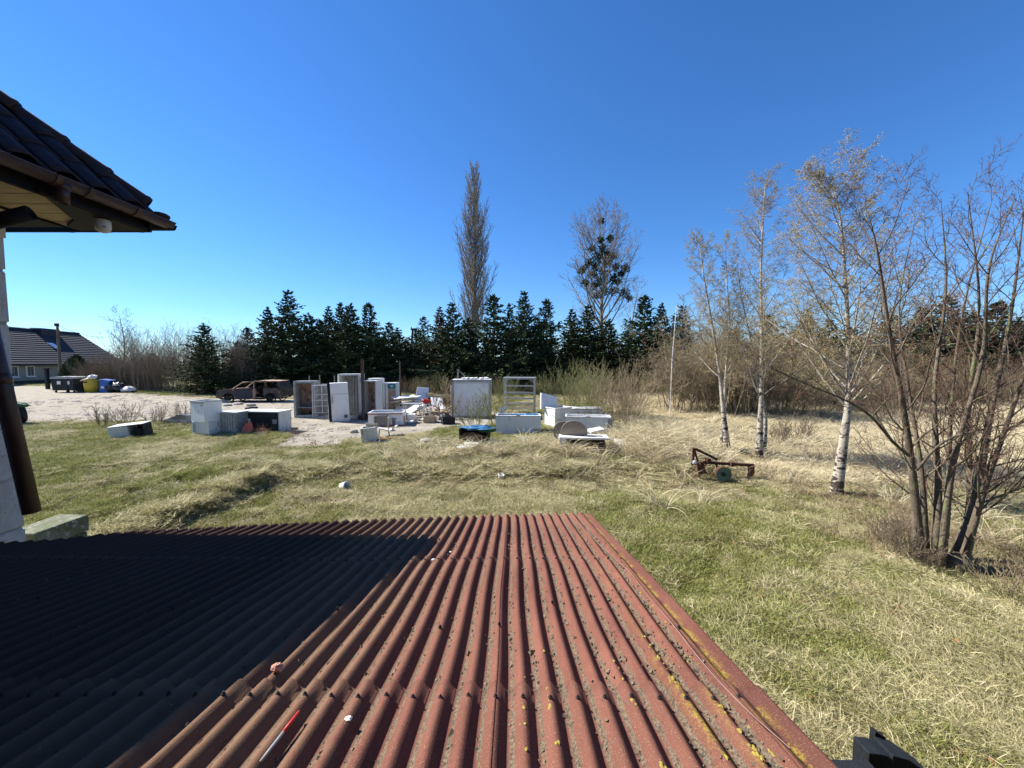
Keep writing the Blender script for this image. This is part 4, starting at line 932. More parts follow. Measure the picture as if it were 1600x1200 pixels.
t = thing('foam_lumps', 'pale yellow foam lumps on the right of the white sheet heap', 'foam', (G(677, 646).x, G(677, 646).y, G(677, 646).z))
for i in range(6): part('lump', MB().blob((q.uniform(-.6, .6), q.uniform(-.3, .2), q.uniform(.1, .35)), (.22, .18, .12), 8, 6, .25, i), 'plastic_white' if i % 2 else 'ivory_board', t)

# --- big white box, rack and chest freezers on the right
t, g = TH('cooling_unit', 'big square white cold box with grey frame and litter on its top', 'cold box', 737, 652, R(2)); s = g.y / F
w_ = 62 * s; h_ = 60 * s
part('body', MB().box((0, .5, h_ / 2), (w_, 1.0, h_)), 'enamel_dull', t, bevel=.02); part('panel', MB().box((-.02, -.012, h_ * .47), (w_ * .86, .02, h_ * .86)), 'enamel', t)
for k in (-1, 1): part('corner_post', MB().box((k * (w_ / 2 - .04), -.02, h_ / 2), (.08, .06, h_)), 'grey_metal', t)
part('top_rail', MB().box((0, -.02, h_ - .06), (w_ - .17, .06, .10)), 'grey_metal', t); part('base', MB().box((-.1, -.03, .05), (w_ * 1.0, .1, .07)), 'wood_pale', t)
q = random.Random(4)
tt = thing('top_litter', 'broken pale bits and bent bracket lying on top of the big white box', 'litter', (g.x, g.y, g.z + h_ - .02))
for i in range(6): part('scrap', MB().blob((q.uniform(-.5, .8), q.uniform(.1, .6), .05), (.14, .12, .06), 7, 5, .3, i), 'plastic_white', tt)
part('bracket', MB().tube((-.72, .3, 0), (-.70, .3, .50), .018).tube((-.70, .3, .50), (-.35, .35, .14), .018), 'grey_metal', tt)
g2 = G(706, 651); o = part('board', MB().box((0, 0, .78), (.16, .04, 1.55)), 'ivory_board', jit=.01); o.location = tuple(g2); o.rotation_euler.x = R(-4); tag(o, 'narrow ivory board leaning on the left side of the big white box', 'board')
t, g = TH('steel_rack', 'tall grey metal shelf rack standing behind the low white freezer', 'rack', 812, 645, R(-10)); s = g.y / F
w_ = 47 * s; h_ = 56 * s
for sx in (-1, 1):
    for sy in (-1, 1): part('upright', MB().box((sx * w_ / 2, sy * .26, h_ / 2), (.055, .055, h_)), 'wire', t)
for i, k in enumerate((.14, .28, .42, .58, .77, .985)):
    mb = MB(); z = h_ * k; th_ = .09 if k > .9 else .045
    for sy in (-1, 1): mb.box((0, sy * .26, z), (w_, .04, th_))
    for sx in (-1, 1): mb.box((sx * w_ / 2, 0, z + .003), (.04, .5, th_))
    part('shelf_frame', mb, 'wire', t)
part('top_shelf', MB().box((0, 0, h_ + .01), (w_ + .1, .62, .03)), 'wire', t)
for sx in (-1, 1): part('brace', MB().box((sx * (w_ / 2 - .12), -.27, h_ - .16), (.03, .03, .28), Euler((0, sx * R(-50), 0)).to_matrix()), 'wire', t)
t, g = TH('low_white_freezer', 'long low white freezer with blue plastic in its top, in front of the rack', 'chest freezer', 810, 675, R(-1), sink=.05); s = g.y / F
chest(t, 69 * s, .75, 30 * s, .06, 'enamel', 'tarp_blue', None)
bl = thing('blue_plastic', 'crumpled blue plastic lying in the open low freezer', 'plastic', (g.x, g.y, g.z + 17 * s)); part('film', MB().blob((.35, 0, .13), (.6, .26, .18), 14, 8, .25, 3), 'tarp_blue', bl); part('film', MB().blob((-.3, .05, .1), (.3, .2, .15), 10, 6, .25, 8), 'tarp_blue', bl)
g3 = G(786, 652); o = part('tall_tub', MB().lathe([(.10, 0), (.12, .5), (.09, .52)], n=14), 'plastic_white', smooth=True); o.location = tuple(g3); tag(o, 'slim white tub behind the left end of the low freezer', 'tub')
t, g = TH('open_freezer', 'open white chest freezer with mossy green rim and its lid tilted up', 'chest freezer', 872, 664, R(34), sink=.06); s = g.y / F
chest(t, 34 * s, .7, 30 * s, .06, 'enamel', 'green_moss', 'enamel')
part('moss', MB().box((0, .0, 28 * s), (34 * s * .84, .56, .02)), 'green_moss', t)
part('lid', MB().box((-.12, .50, 36 * s), (34 * s, .07, 26 * s), Euler((R(-16), R(14), 0)).to_matrix()), 'enamel', t)
t, g = TH('side_freezer', 'white chest freezer with wavy pale rim standing right of the open mossy one', 'chest freezer', 918, 676, R(-8), sink=.05); s = g.y / F
chest(t, 68 * s, .7, 28 * s, .06, 'enamel', 'plastic_white', 'enamel'); part('corner_dent', MB().box((33 * s, -.3, 20 * s), (.16, .2, 12 * s)), 'plastic_grey', t)
t, g = TH('rear_low_freezer', 'pale dented freezer lying behind the two right chest freezers', 'chest freezer', 914, 655, R(2)); s = g.y / F
part('body', MB().box((0, 0, 8.5 * s), (50 * s, .6, 17 * s)), 'enamel', t, bevel=.02, jit=.01); part('dented_lid', MB().box((0, 0, 18.5 * s), (51 * s, .66, .05)), 'enamel_dull', t, jit=.02)
for k in range(5): part('rib', MB().box((-.7 + .3 * k, -.31, 8 * s), (.02, .02, 12 * s)), 'plastic_grey', t)
t, g = TH('tipped_white_box', 'white metal box on its side with dark hollow front carrying two grey discs', 'box', 911, 705, R(-6), sink=.0); s = g.y / F
mb = MB(); w_ = 76 * s; h_ = 23 * s
mb.box((0, 0, h_), (w_, .55, .06)).box((-w_ * .43, 0, h_ * .5), (w_ * .14, .55, h_ - .06)).box((0, .25, h_ * .5), (w_ * .72, .04, h_ - .07)); part('body', mb, 'enamel', t, bevel=.008)
part('hollow', MB().box((w_ * .05, .1, h_ * .45), (w_ * .78, .3, h_ * .8)), 'dark_panel', t); part('strip', MB().box((w_ * .2, -.05, h_ + .045), (w_ * .36, .12, .03)), 'grey_metal', t)
dz = g.z + h_ + .03
for i, (dx, rr, tl) in enumerate(((-.28, .36, -24), (-.02, .40, -16))):
    o = part('disc', MB().lathe([(rr * .1, -.02), (rr * .98, -.02), (rr, 0), (rr * .98, .02), (rr * .1, .02)], (0, 0, 0), 28, 'y'), 'wood_grey', smooth=False)
    o.location = (g.x - .25 + dx, g.y + .05 + .18 * (i == 0), dz + rr * .18); o.rotation_euler = (R(8), 0, R(tl)); tag(o, ['rear grey wooden disc standing on the tipped white box', 'front grey wooden disc standing on the tipped white box'][i], 'disc')
g = G(931, 690); o = part('polystyrene', MB().box((0, 0, .1), (.5, .3, .09), Euler((.1, -.15, .3)).to_matrix()), 'plastic_white', jit=.015); o.location = (g.x, g.y, g.z + .30); tag(o, 'broken white foam piece on the right end of the tipped box', 'foam')
for px, py, sx, m_, lb, nm in ((972, 700, .26, 'plastic_white', 'bright white torn foam block in the dry grass right of the tipped box', 'foam'), (995, 703, .2, 'grey_metal', 'square grey tin box behind dry stems right of the torn foam', 'tin')):
    g = G(px, py); o = part('debris_block', MB().box((0, 0, .1), (sx * 1.6, sx * 1.2, .22), Euler((.2, .15, .4)).to_matrix()), m_, jit=.02); o.location = tuple(g); tag(o, lb, nm)
g = G(1020, 697); o = part('paper', MB().box((0, 0, .08), (.16, .03, .14), Euler((.3, .15, .4)).to_matrix()), 'plastic_white'); o.location = tuple(g); tag(o, 'scrap of white paper in dry grass left of the plough', 'paper')
# --- blue covered heap and slabs in front
t, g = TH('covered_box', 'dark rotten crate under a torn blue tarp before the big white box', 'crate', 742, 690, R(-6), sink=.05); s = g.y / F
mb = MB(); mb.box((0, .2, 12 * s), (44 * s, .04, 24 * s)).box((-22 * s, 0, 12 * s), (.04, .45, 24 * s)).box((22 * s, 0, 10 * s), (.04, .45, 19 * s)).box((0, 0, .03), (44 * s, .45, .04)); part('crate', mb, 'burnt_dark', t)
part('contents', MB().blob((-.1, .0, .16), (.45, .2, .2), 12, 8, .3, 5), 'leaf_dead', t)
tb = thing('blue_tarp', 'torn blue tarp draped over the dark rotten crate', 'tarp', (g.x, g.y, g.z + 22 * s)); part('sheet', MB().blob((.1, .02, .0), (.55, .26, .09), 14, 7, .3, 12), 'tarp_blue', tb); part('fold', MB().blob((.42, .0, -.08), (.3, .2, .1), 10, 6, .3, 2), 'green_moss', tb)
for i, (px, py, L, rz, lb) in enumerate(((716, 699, .55, .2, 'leftmost flat white slab in the grass below the blue tarp'), (731, 701, .6, -.5, 'middle flat white slab crossed on the others'), (738, 697, .5, .1, 'rear flat white slab nearest the rotten crate'), (726, 704, .42, .7, 'front small white slab of the flat debris'))):
    g = G(px, py); o = part('slab', MB().box((0, 0, .04), (L, .2, .03), Euler((.1, -.06 + .05 * i, rz)).to_matrix()), 'plastic_white', jit=.01); o.location = (g.x, g.y, g.z + .02 * i); tag(o, lb, 'slab')
for px, py, sc, lb, tl in ((537, 764, 1.0, 'white plastic bucket lying on its side in the lawn, left one', (R(78), R(10), R(70))), (782, 750, .75, 'small white plastic tub standing tilted in the middle of the lawn', (R(12), R(14), 0))):
    g = G(px, py); t = thing('bucket', lb, 'bucket', (g.x, g.y, g.z + .07 * sc), 0, None, tl)
    part('tub', MB().lathe([(.075 * sc, -.07), (.095 * sc, .09), (.10 * sc, .10), (.085 * sc, .10), (.068 * sc, -.05)], n=18), 'plastic_white', t, True); part('rim', MB().lathe([(.096 * sc, .078), (.107 * sc, .085), (.105 * sc, .10), (.096 * sc, .102)], n=18, ring=True), 'plastic_white', t, True)

# --- plough
t, g = TH('plough', 'rusty old plough with one green wheel in the grass by the birches', 'plough', 1135, 752, R(-3), sink=-.04); s = g.y / F
X = lambda px: (px - 1135) * s
Zp = lambda py: (752 - py) * s
def bar(x0, y0, z0, x1, y1, z1, w_=.05):
    a = Vector((X(x0), y0, Zp(z0))); b = Vector((X(x1), y1, Zp(z1))); d = b - a
    return MB().box(tuple((a + b) / 2), (d.length, w_, w_), d.to_track_quat('X', 'Z').to_matrix())
part('main_beam', bar(1092, .05, 725, 1178, .05, 729, .065), 'rust', t); part('upper_beam', bar(1087, .1, 704, 1124, .15, 722, .06), 'rust', t); part('upright', bar(1085, .1, 727, 1085, .1, 703, .05), 'rust', t); part('upright', bar(1093, .1, 727, 1087, .12, 705, .04), 'rust', t)
part('hitch', bar(1078, -.05, 727, 1108, .0, 722, .05), 'rust', t); part('clamp', MB().blob((X(1083), -.08, Zp(724)), (.06, .06, .06), 8, 6, .1), 'grey_metal', t); part('clamp', MB().blob((X(1090), -.1, Zp(727)), (.05, .05, .05), 8, 6, .1), 'rust', t)
part('share', MB().prism([(X(1088), Zp(727)), (X(1099), Zp(727)), (X(1100), Zp(735)), (X(1094), Zp(746)), (X(1090), Zp(748))], -.05, .04), 'rust', t)
part('share', MB().prism([(X(1168), Zp(731)), (X(1176), Zp(729)), (X(1176), Zp(741)), (X(1172), Zp(748)), (X(1166), Zp(750)), (X(1169), Zp(740))], -.05, .04), 'rust', t)
part('bracket', MB().box((X(1106), 0, Zp(722)), (.1, .12, .12)), 'rust', t); part('bracket', MB().box((X(1143), .02, Zp(727)), (.08, .12, .10)), 'rust', t)
wr = 11.5 * s; wc = (X(1124), -.16, Zp(740))
wo_ = part('wheel', MB().lathe([(wr * .25, -.03), (wr * .55, -.012), (wr * .86, -.03), (wr * .9, -.045), (wr, -.045), (wr, .045), (wr * .9, .045), (wr * .86, .02), (wr * .25, .03)], wc, 28, 'y'), 'wheel_green', t, False)
part('hub', MB().lathe([(wr * .28, -.07), (wr * .3, -.03), (wr * .3, .05), (wr * .2, .06)], wc, 14, 'y'), 'burnt_dark', wo_); part('tread', MB().lathe([(wr * 1.0, -.05), (wr * 1.05, -.04), (wr * 1.05, .05), (wr * 1.0, .05)], wc, 28, 'y', True), 'rust', wo_)
part('second_wheel', MB().lathe([(wr * .8, .24), (wr, .24), (wr, .28), (wr * .8, .28)], (wc[0] - .1, 0, wc[2] + .02), 24, 'y', True), 'rust', t)
g = G(1159, 716); t = thing('black_bucket', 'black bucket in the dry grass between the first two birches', 'bucket', tuple(g)); part('tub', MB().lathe([(.11, 0), (.145, .24), (.15, .26), (.13, .26), (.10, .03)], n=16), 'plastic_black', t, True); part('rim', MB().lathe([(.145, .24), (.16, .25), (.158, .27), (.145, .27)], n=16, ring=True), 'dark_panel', t, True)

# --- barrel beside the house corner
g = G(28, 664); t = thing('wrapped_barrel', 'dark barrel wrapped in green-grey plastic behind the brown downpipe', 'barrel', tuple(g)); part('barrel', MB().blob((-.15, 0, .45), (.42, .4, .55), 14, 9, .10, 3), 'plastic_black', t); part('cover', MB().blob((-.2, 0, .86), (.5, .42, .16), 12, 7, .2, 5), 'green_moss', t)

# ================================================================== BURNT CAR
g = G(387, 629)
car = thing('burnt_car', 'burnt out station wagon wreck at the far side of the yard, one door gone', 'car', (g.x, g.y + .9, g.z), R(4)); car.scale = (.92, .92, .84)
def arc(cx, cz, r, a0, a1, n=8): return [(cx + r * math.cos(R(a0 + (a1 - a0) * i / n)), cz + r * math.sin(R(a0 + (a1 - a0) * i / n))) for i in range(n + 1)]
fr_prof = [(-2.30, .42), (-2.34, .62), (-2.30, .86), (-2.18, 1.0), (-1.05, 1.10), (-.95, 1.10), (-.95, .24), (-1.02, .24)] + arc(-1.48, .34, .43, -15, 195, 10)[0:] 
mid_prof = [(-.95, .26), (.32, .26), (.32, 1.12), (-.95, 1.10)]
rear_prof = [(1.06, .26)] + arc(1.52, .34, .43, 190, -10, 10) + [(2.30, .38), (2.36, .6), (2.32, 1.05), (2.22, 1.16), (1.0, 1.15)]
for yy in (-.88, .88):
    a, b_ = (yy - .03, yy + .03)
    part('fender', MB().prism(fr_prof, a, b_), 'burnt', car, jit=.006); part('rear_quarter', MB().prism(rear_prof, a, b_), 'burnt', car, jit=.006)
    part('door', MB().prism(mid_prof if yy < 0 else [(-.95, .26), (1.05, .26), (1.05, 1.13), (-.95, 1.10)], a - .004, b_ - .004), 'burnt_blue', car, label='scorched blue-black front door')
part('sill', MB().box((.68, -.86, .30), (.76, .1, .12)), 'burnt_dark', car); part('hood', MB().prism([(-2.22, .98), (-1.9, 1.06), (-1.0, 1.15), (-.95, 1.12), (-1.0, 1.08), (-2.2, .92)], -.86, .86), 'burnt_rust', car, jit=.012)
part('front_end', MB().box((-2.24, 0, .68), (.12, 1.7, .5)), 'burnt_dark', car, jit=.02); part('bumper', MB().box((-2.36, -.1, .45), (.12, 1.5, .14), Euler((0, .1, .05)).to_matrix()), 'burnt_rust', car, jit=.02)
for yy in (-.66, .66): part('headlight', MB().blob((-2.30, yy, .80), (.07, .17, .1), 8, 6, .15), 'burnt_rust', car)
part('tailgate', MB().prism([(2.24, .45), (2.32, .45), (2.34, 1.1), (2.05, 1.72), (1.98, 1.72), (2.24, 1.1)], -.84, .84), 'burnt', car)
part('floor', MB().box((0, 0, .30), (4.3, 1.66, .06)), 'burnt_dark', car)
rf = MB(); rn = 14; rp = []
for i in range(rn + 1): t_ = i / rn; rp.append((-.62 + 2.72 * t_, 1.60 + .17 * math.sin(min(1, t_ * 1.9) * 1.57) - .10 * max(0, t_ - .55) ** 1.3))
rf.prism(rp + [(x_, z_ - .05) for x_, z_ in reversed(rp)], -.74, .74); part('roof', rf, 'burnt_rust', car, jit=.008)
for yy in (-1, 1):
    def P_(x0, z0, x1, z1, r0=.035, m_='burnt', nm='pillar'): part(nm, MB().tube((x0, yy * .86, z0), (x1, yy * .73, z1), r0, r0 * .9, 6), m_, car)
    P_(-1.22, 1.08, -.50, 1.64, .04, 'burnt_rust'); P_(.34, 1.08, .30, 1.76, .045, 'burnt_rust'); P_(1.10, 1.12, 1.12, 1.76, .05); P_(2.24, 1.12, 2.0, 1.68, .06)
    part('roof_rail', MB().tube((-.5, yy * .72, 1.66), (2.0, yy * .72, 1.70), .03, .03, 6), 'burnt_rust', car)
part('door_post', MB().prism([(.30, .30), (.42, .30), (.50, .9), (.44, 1.14), (.30, 1.10)], -.95, -.80), 'burnt_rust', car, label='pale rusted door edge')
for xx in (-1.48, 1.52):
    for yy in (-.80, .80):
        w_ = part('wheel', MB().lathe([(.30, -.10), (.335, -.08), (.335, .08), (.30, .10)], (xx, yy, .32), 20, 'y', True), 'burnt_dark', car, True); part('rim', MB().lathe([(.05, -.02), (.16, -.03), (.19, -.09), (.2, 0), (.1, .02)], (xx, yy - .02, .32), 16, 'y'), 'burnt_dark', w_, True)
for xx, yy in ((-.15, -.4), (-.15, .4), (.8, 0)):
    st_ = part('seat', MB().box((xx, yy, .62), (.5, .5 if xx < .5 else 1.3, .1)), 'burnt_dark', car); part('backrest', MB().box((xx + .3, yy, .95), (.08, .46 if xx < .5 else 1.2, .7), Euler((0, R(12), 0)).to_matrix()), 'rust', st_)
part('dashboard', MB().box((-.85, 0, .95), (.25, 1.5, .25)), 'burnt_dark', car); part('steering_wheel', MB().lathe([(.16, -.01), (.19, 0), (.16, .01)], (-.6, -.4, 1.0), 14, 'y', True), 'burnt_dark', car)
part('mirror', MB().blob((-.95, -.97, 1.14), (.08, .1, .07), 8, 6, .05), 'burnt', car)
part('engine', MB().blob((-1.6, 0, .65), (.4, .5, .25), 8, 6, .3), 'burnt_dark', car)
for i, (px, py, s_, lb) in enumerate(((349, 629, .28, 'pale rubble lump under the front of the burnt car'), (356, 634, .2, 'small pale rubble lump before the front wheel of the burnt car'), (372, 632, .22, 'pale stone before the front door of the burnt car'), (392, 634, .22, 'flat pale stone before the missing rear door of the burnt car'))):
    g = G(px, py); o = part('rubble_stone', MB().blob((0, 0, s_ * .25), (s_ * 1.3, s_, s_ * .5), 9, 6, .2, i), 'stone'); o.location = tuple(g); tag(o, lb, 'rubble', None)

# ================================================================== BINS
def container(label, px, wpx_, hpx, base, m, lid, group):
    g = G(px, base); s = g.y / F; w_ = wpx_ * s; h_ = hpx * s
    t = thing('rubbish_container', label, 'bin', tuple(g), R(-3), group)
    part('body', MB().box((0, 0, h_ * .5), (w_ * .88, .95, h_ * .72), taper=1.08), m, t, bevel=.03); part('lid', MB().prism([(-w_ / 2, h_ * .86), (w_ / 2, h_ * .86), (w_ * .47, h_ * .97), (w_ * .2, h_), (-w_ * .2, h_), (-w_ * .47, h_ * .97)], -.55, .55), lid, t)
    part('label_plate', MB().box((0, -.535, h_ * .62), (w_ * .2, .02, h_ * .2)), 'plastic_white', t)
    for k in (-1, 1): part('wheel', MB().lathe([(.1, -.03), (.11, 0), (.1, .03)], (k * w_ * .32, -.35, .1), 12, 'y'), 'plastic_black', t)
container('dark four-wheeled rubbish container, leftmost of the bins', 104, 29, 25, 613, 'plastic_black', 'plastic_grey', 'dark rubbish containers')
container('second dark rubbish container between the first one and the green bin', 119, 15, 25, 613, 'dark_panel', 'plastic_grey', 'dark rubbish containers')
def wheelie(label, px, wp, hp, base, m, lid):
    g = G(px, base); s = g.y / F; w_ = wp * s; h_ = hp * s; t = thing('wheelie_bin', label, 'bin', tuple(g), R(-6))
    part('body', MB().box((0, 0, h_ * .46), (w_ * .86, .6, h_ * .9), taper=1.12), m, t, bevel=.02); part('lid', MB().box((0, 0, h_ * .95), (w_ * 1.02, .72, h_ * .08)), lid, t, bevel=.02); part('handle', MB().tube((-w_ * .4, .38, h_ * .9), (w_ * .4, .38, h_ * .9), .025), lid, t)
    part('sticker', MB().box((0, -.33, h_ * .5), (w_ * .35, .02, h_ * .16)), 'plastic_white', t)
wheelie('dark green bin squeezed between dark container and yellow bell bin', 129, 12, 21, 612, 'green_bin', 'green_bin')
wheelie('dull teal bin between the yellow bell bin and the blue bin', 156, 11, 18, 612, 'teal', 'green_bin')
g = G(167, 613); s = g.y / F; t = thing('blue_bin', 'bright blue leaning recycling bin', 'bin', tuple(g), R(8), None, (0, R(9), R(8))); part('body', MB().box((0, 0, 9.5 * s), (12 * s, .7, 19 * s), taper=1.1), 'blue', t, bevel=.03); part('lid', MB().box((0, 0, 19.5 * s), (14 * s, .8, .08)), 'blue', t, bevel=.02); part('sticker', MB().box((-.1, -.37, 8 * s), (.25, .02, .2)), 'plastic_white', t)
g = G(143, 613); s = g.y / F; t = thing('bell_bin', 'yellow bell-shaped recycling bin with a pale heap on top', 'bin', tuple(g)); part('body', MB().lathe([(7.2 * s, 0), (8 * s, 9 * s), (8.2 * s, 17 * s), (7 * s, 20 * s), (4 * s, 23 * s), (1 * s, 24 * s)], n=18), 'yellow', t, True); part('opening', MB().box((0, -7.6 * s, 16 * s), (5 * s, .1, 2 * s)), 'dark_panel', t)
tt = thing('cardboard_heap', 'pale cardboard and bags heaped over the yellow bell bin', 'cardboard', (g.x, g.y, g.z + 20 * s)); part('sheet', MB().box((-.1, -.1, .1), (.9, .6, .08), Euler((.2, -.3, .3)).to_matrix()), 'ivory_board', tt); part('bag', MB().blob((.3, -.1, .25), (.35, .3, .2), 9, 6, .25, 4), 'bag_white', tt)
g = G(182, 613); s = g.y / F
for i, (px, rr, m_, lb) in enumerate(((178, .55, 'bag_black', 'large black rubbish bag right of the blue bin'), (188, .5, 'bag_black', 'outer black rubbish bag of the heap right of the blue bin'))):
    g = G(px, 613); t = thing('rubbish_bag', lb, 'bag', tuple(g)); part('bag', MB().blob((0, 0, .45), (rr, rr, .5), 10, 8, .18, i), m_, t); part('knot', MB().blob((0, 0, .95), (.1, .1, .14), 6, 5, .2, i), m_, t)
g = G(201, 613); t = thing('white_sack', 'low white sack lying right of the black rubbish bags', 'sack', tuple(g)); part('sack', MB().blob((0, 0, .25), (.62, .45, .32), 12, 7, .15, 5), 'bag_white', t); part('dark_base', MB().blob((0, -.02, .08), (.6, .42, .14), 12, 7, .1, 3), 'plastic_black', t)
g = G(178, 606); t = thing('white_scrap', 'white scrap sheet leaning on the black rubbish bags', 'sheet', (g.x, g.y - 1.2, g.z)); part('sheet', MB().box((0, -.3, .85), (.35, .04, .3), Euler((.4, .3, 0)).to_matrix()), 'plastic_white', t)
g = G(75, 608); t = thing('gate_post', 'dark short post left of the rubbish bins', 'post', tuple(g)); part('shaft', MB().box((0, 0, 1.05), (.24, .24, 2.1)), 'plastic_black', t); part('cap', MB().box((0, 0, 2.13), (.34, .34, .07)), 'dark_panel', t)

# ================================================================== FARM HOUSE FAR LEFT
hx = Vector((-59.0, 41.0, 0)); ax = Vector((-.205, .979, 0)).normalized(); nx = Vector((ax.y, -ax.x, 0))      # ax along the ridge, nx towards us
fh = thing('farmhouse', 'low house with long dark navy tiled roof and two white windows behind the bins', 'house', tuple(hx), math.atan2(ax.y, ax.x))
# local x along ridge (away), local -y towards camera side... (nx = local -y)
L_ = 21.5; D_ = 11.0; EH = 2.75; RH = 7.25
part('wall', MB().box((L_ / 2, D_ / 2, EH / 2), (L_, D_, EH)), 'house_wall', fh); part('plinth', MB().box((L_ / 2, D_ / 2, .22), (L_ + .12, D_ + .12, .5)), 'plinth', fh)
gb = MB(); gb.v = [(0.02, .1, EH), (0.02, D_ - .1, EH), (0.02, D_ / 2, RH - .3), (L_ - .02, .1, EH), (L_ - .02, D_ - .1, EH), (L_ - .02, D_ / 2, RH - .3)]; gb.f = [(0, 1, 2), (3, 5, 4), (0, 3, 4, 1)]; part('gable', gb, 'house_wall', fh)
nC = 17; rb = MB(); sl_ = Vector((0, D_ / 2 + .6, RH - EH + .25)); 
V = []; Fq = []
nW = 150
for side in (-1, 1):
    for c in range(nC):
        for e in (0, 1):
            t_ = (c + e) / nC; off = .09 if e == 0 else .02
            for i in range(nW + 1):
                xx = -.5 + (L_ + 1.0) * i / nW; wv = 0
                yy = (-.6 + (D_ / 2 + .6) * t_) if side < 0 else (D_ + .6 - (D_ / 2 + .6) * t_)
                V.append((xx, yy, EH - .25 + (RH - EH + .25) * t_ + off + wv))
        b0 = (0 if side < 0 else nC * 2 * (nW + 1)) + c * 2 * (nW + 1)
        for i in range(nW): Fq.append((b0 + i, b0 + i + 1, b0 + nW + 2 + i, b0 + nW + 1 + i))
me = npmesh('roof', V, Fq, False); roof_o = link('roof', me, M['house_roof'], fh); sm = roof_o.modifiers.new('thick', 'SOLIDIFY'); sm.thickness = .08
part('ridge', MB().tube((-.5, D_ / 2, RH + .06), (L_ + .5, D_ / 2, RH + .06), .16, .16, 10), 'house_roof', fh)
part('chimney', MB().box((16.2, D_ / 2 - .3, RH - .3), (2.8, 1.3, 1.25)), 'house_roof', roof_o); part('fascia', MB().box((L_ / 2, -.62, EH - .32), (L_ + 1, .05, .22)), 'plinth', fh)
def onroof(x, t_): return (x, -.6 + (D_ / 2 + .6) * t_, EH - .25 + (RH - EH + .25) * t_ + .1)
ang = math.atan2(RH - EH + .25, D_ / 2 + .6); p = onroof(14.0, .52)
sk = part('skylight', MB().box(p, (.8, 1.2, .10), Euler((ang, 0, 0)).to_matrix()), 'frame_white', fh); part('pane', MB().box((p[0], p[1] - .04, p[2] + .05), (.66, 1.05, .06), Euler((ang, 0, 0)).to_matrix()), 'enamel', sk)
for xw in (5.4, 7.35):
    f = part('window', MB().box((xw, -.03, 1.62), (1.0, .14, 1.35)), 'frame_white', fh); part('pane', MB().box((xw - .2, -.11, 1.62), (.34, .02, 1.15)), 'glass', f); part('pane', MB().box((xw + .2, -.11, 1.62), (.34, .02, 1.15)), 'glass', f); part('sill', MB().box((xw, -.14, .92), (1.1, .18, .05)), 'frame_white', f)
g = G(96, 606); t = thing('utility_pole', 'wooden utility pole standing in front of the navy roofed house', 'pole', (g.x, g.y, g.z)); s = g.y / F
part('shaft', MB().tube((0, 0, 0), (0, 0, 99 * s), .15, .10, 10), 'pole_wood', t); part('insulator', MB().box((0, -.05, 98 * s), (.32, .2, .3)), 'burnt_dark', t)
ptop = Vector((g.x, g.y, g.z + 97 * s))
for i, (end, sag, lb) in enumerate(((W(-20, 505, 44), .3, 'thin overhead wire running left from the utility pole'), (W(170, 527, 52), .4, 'thin overhead wire running right from the utility pole'))):
    pts = [ptop.lerp(end, k / 12) - Vector((0, 0, sag * math.sin(math.pi * k / 12))) for k in range(13)]
    v_, f_ = tubes('wire', [(pts, [.018] * 13)], 4); tag(link('wire', npmesh('wire', v_, f_), M['cable']), lb, 'wire')
g = G(122, 607); t = thing('thuja', 'dark green thuja shrub in front of the house corner', 'shrub', tuple(g))
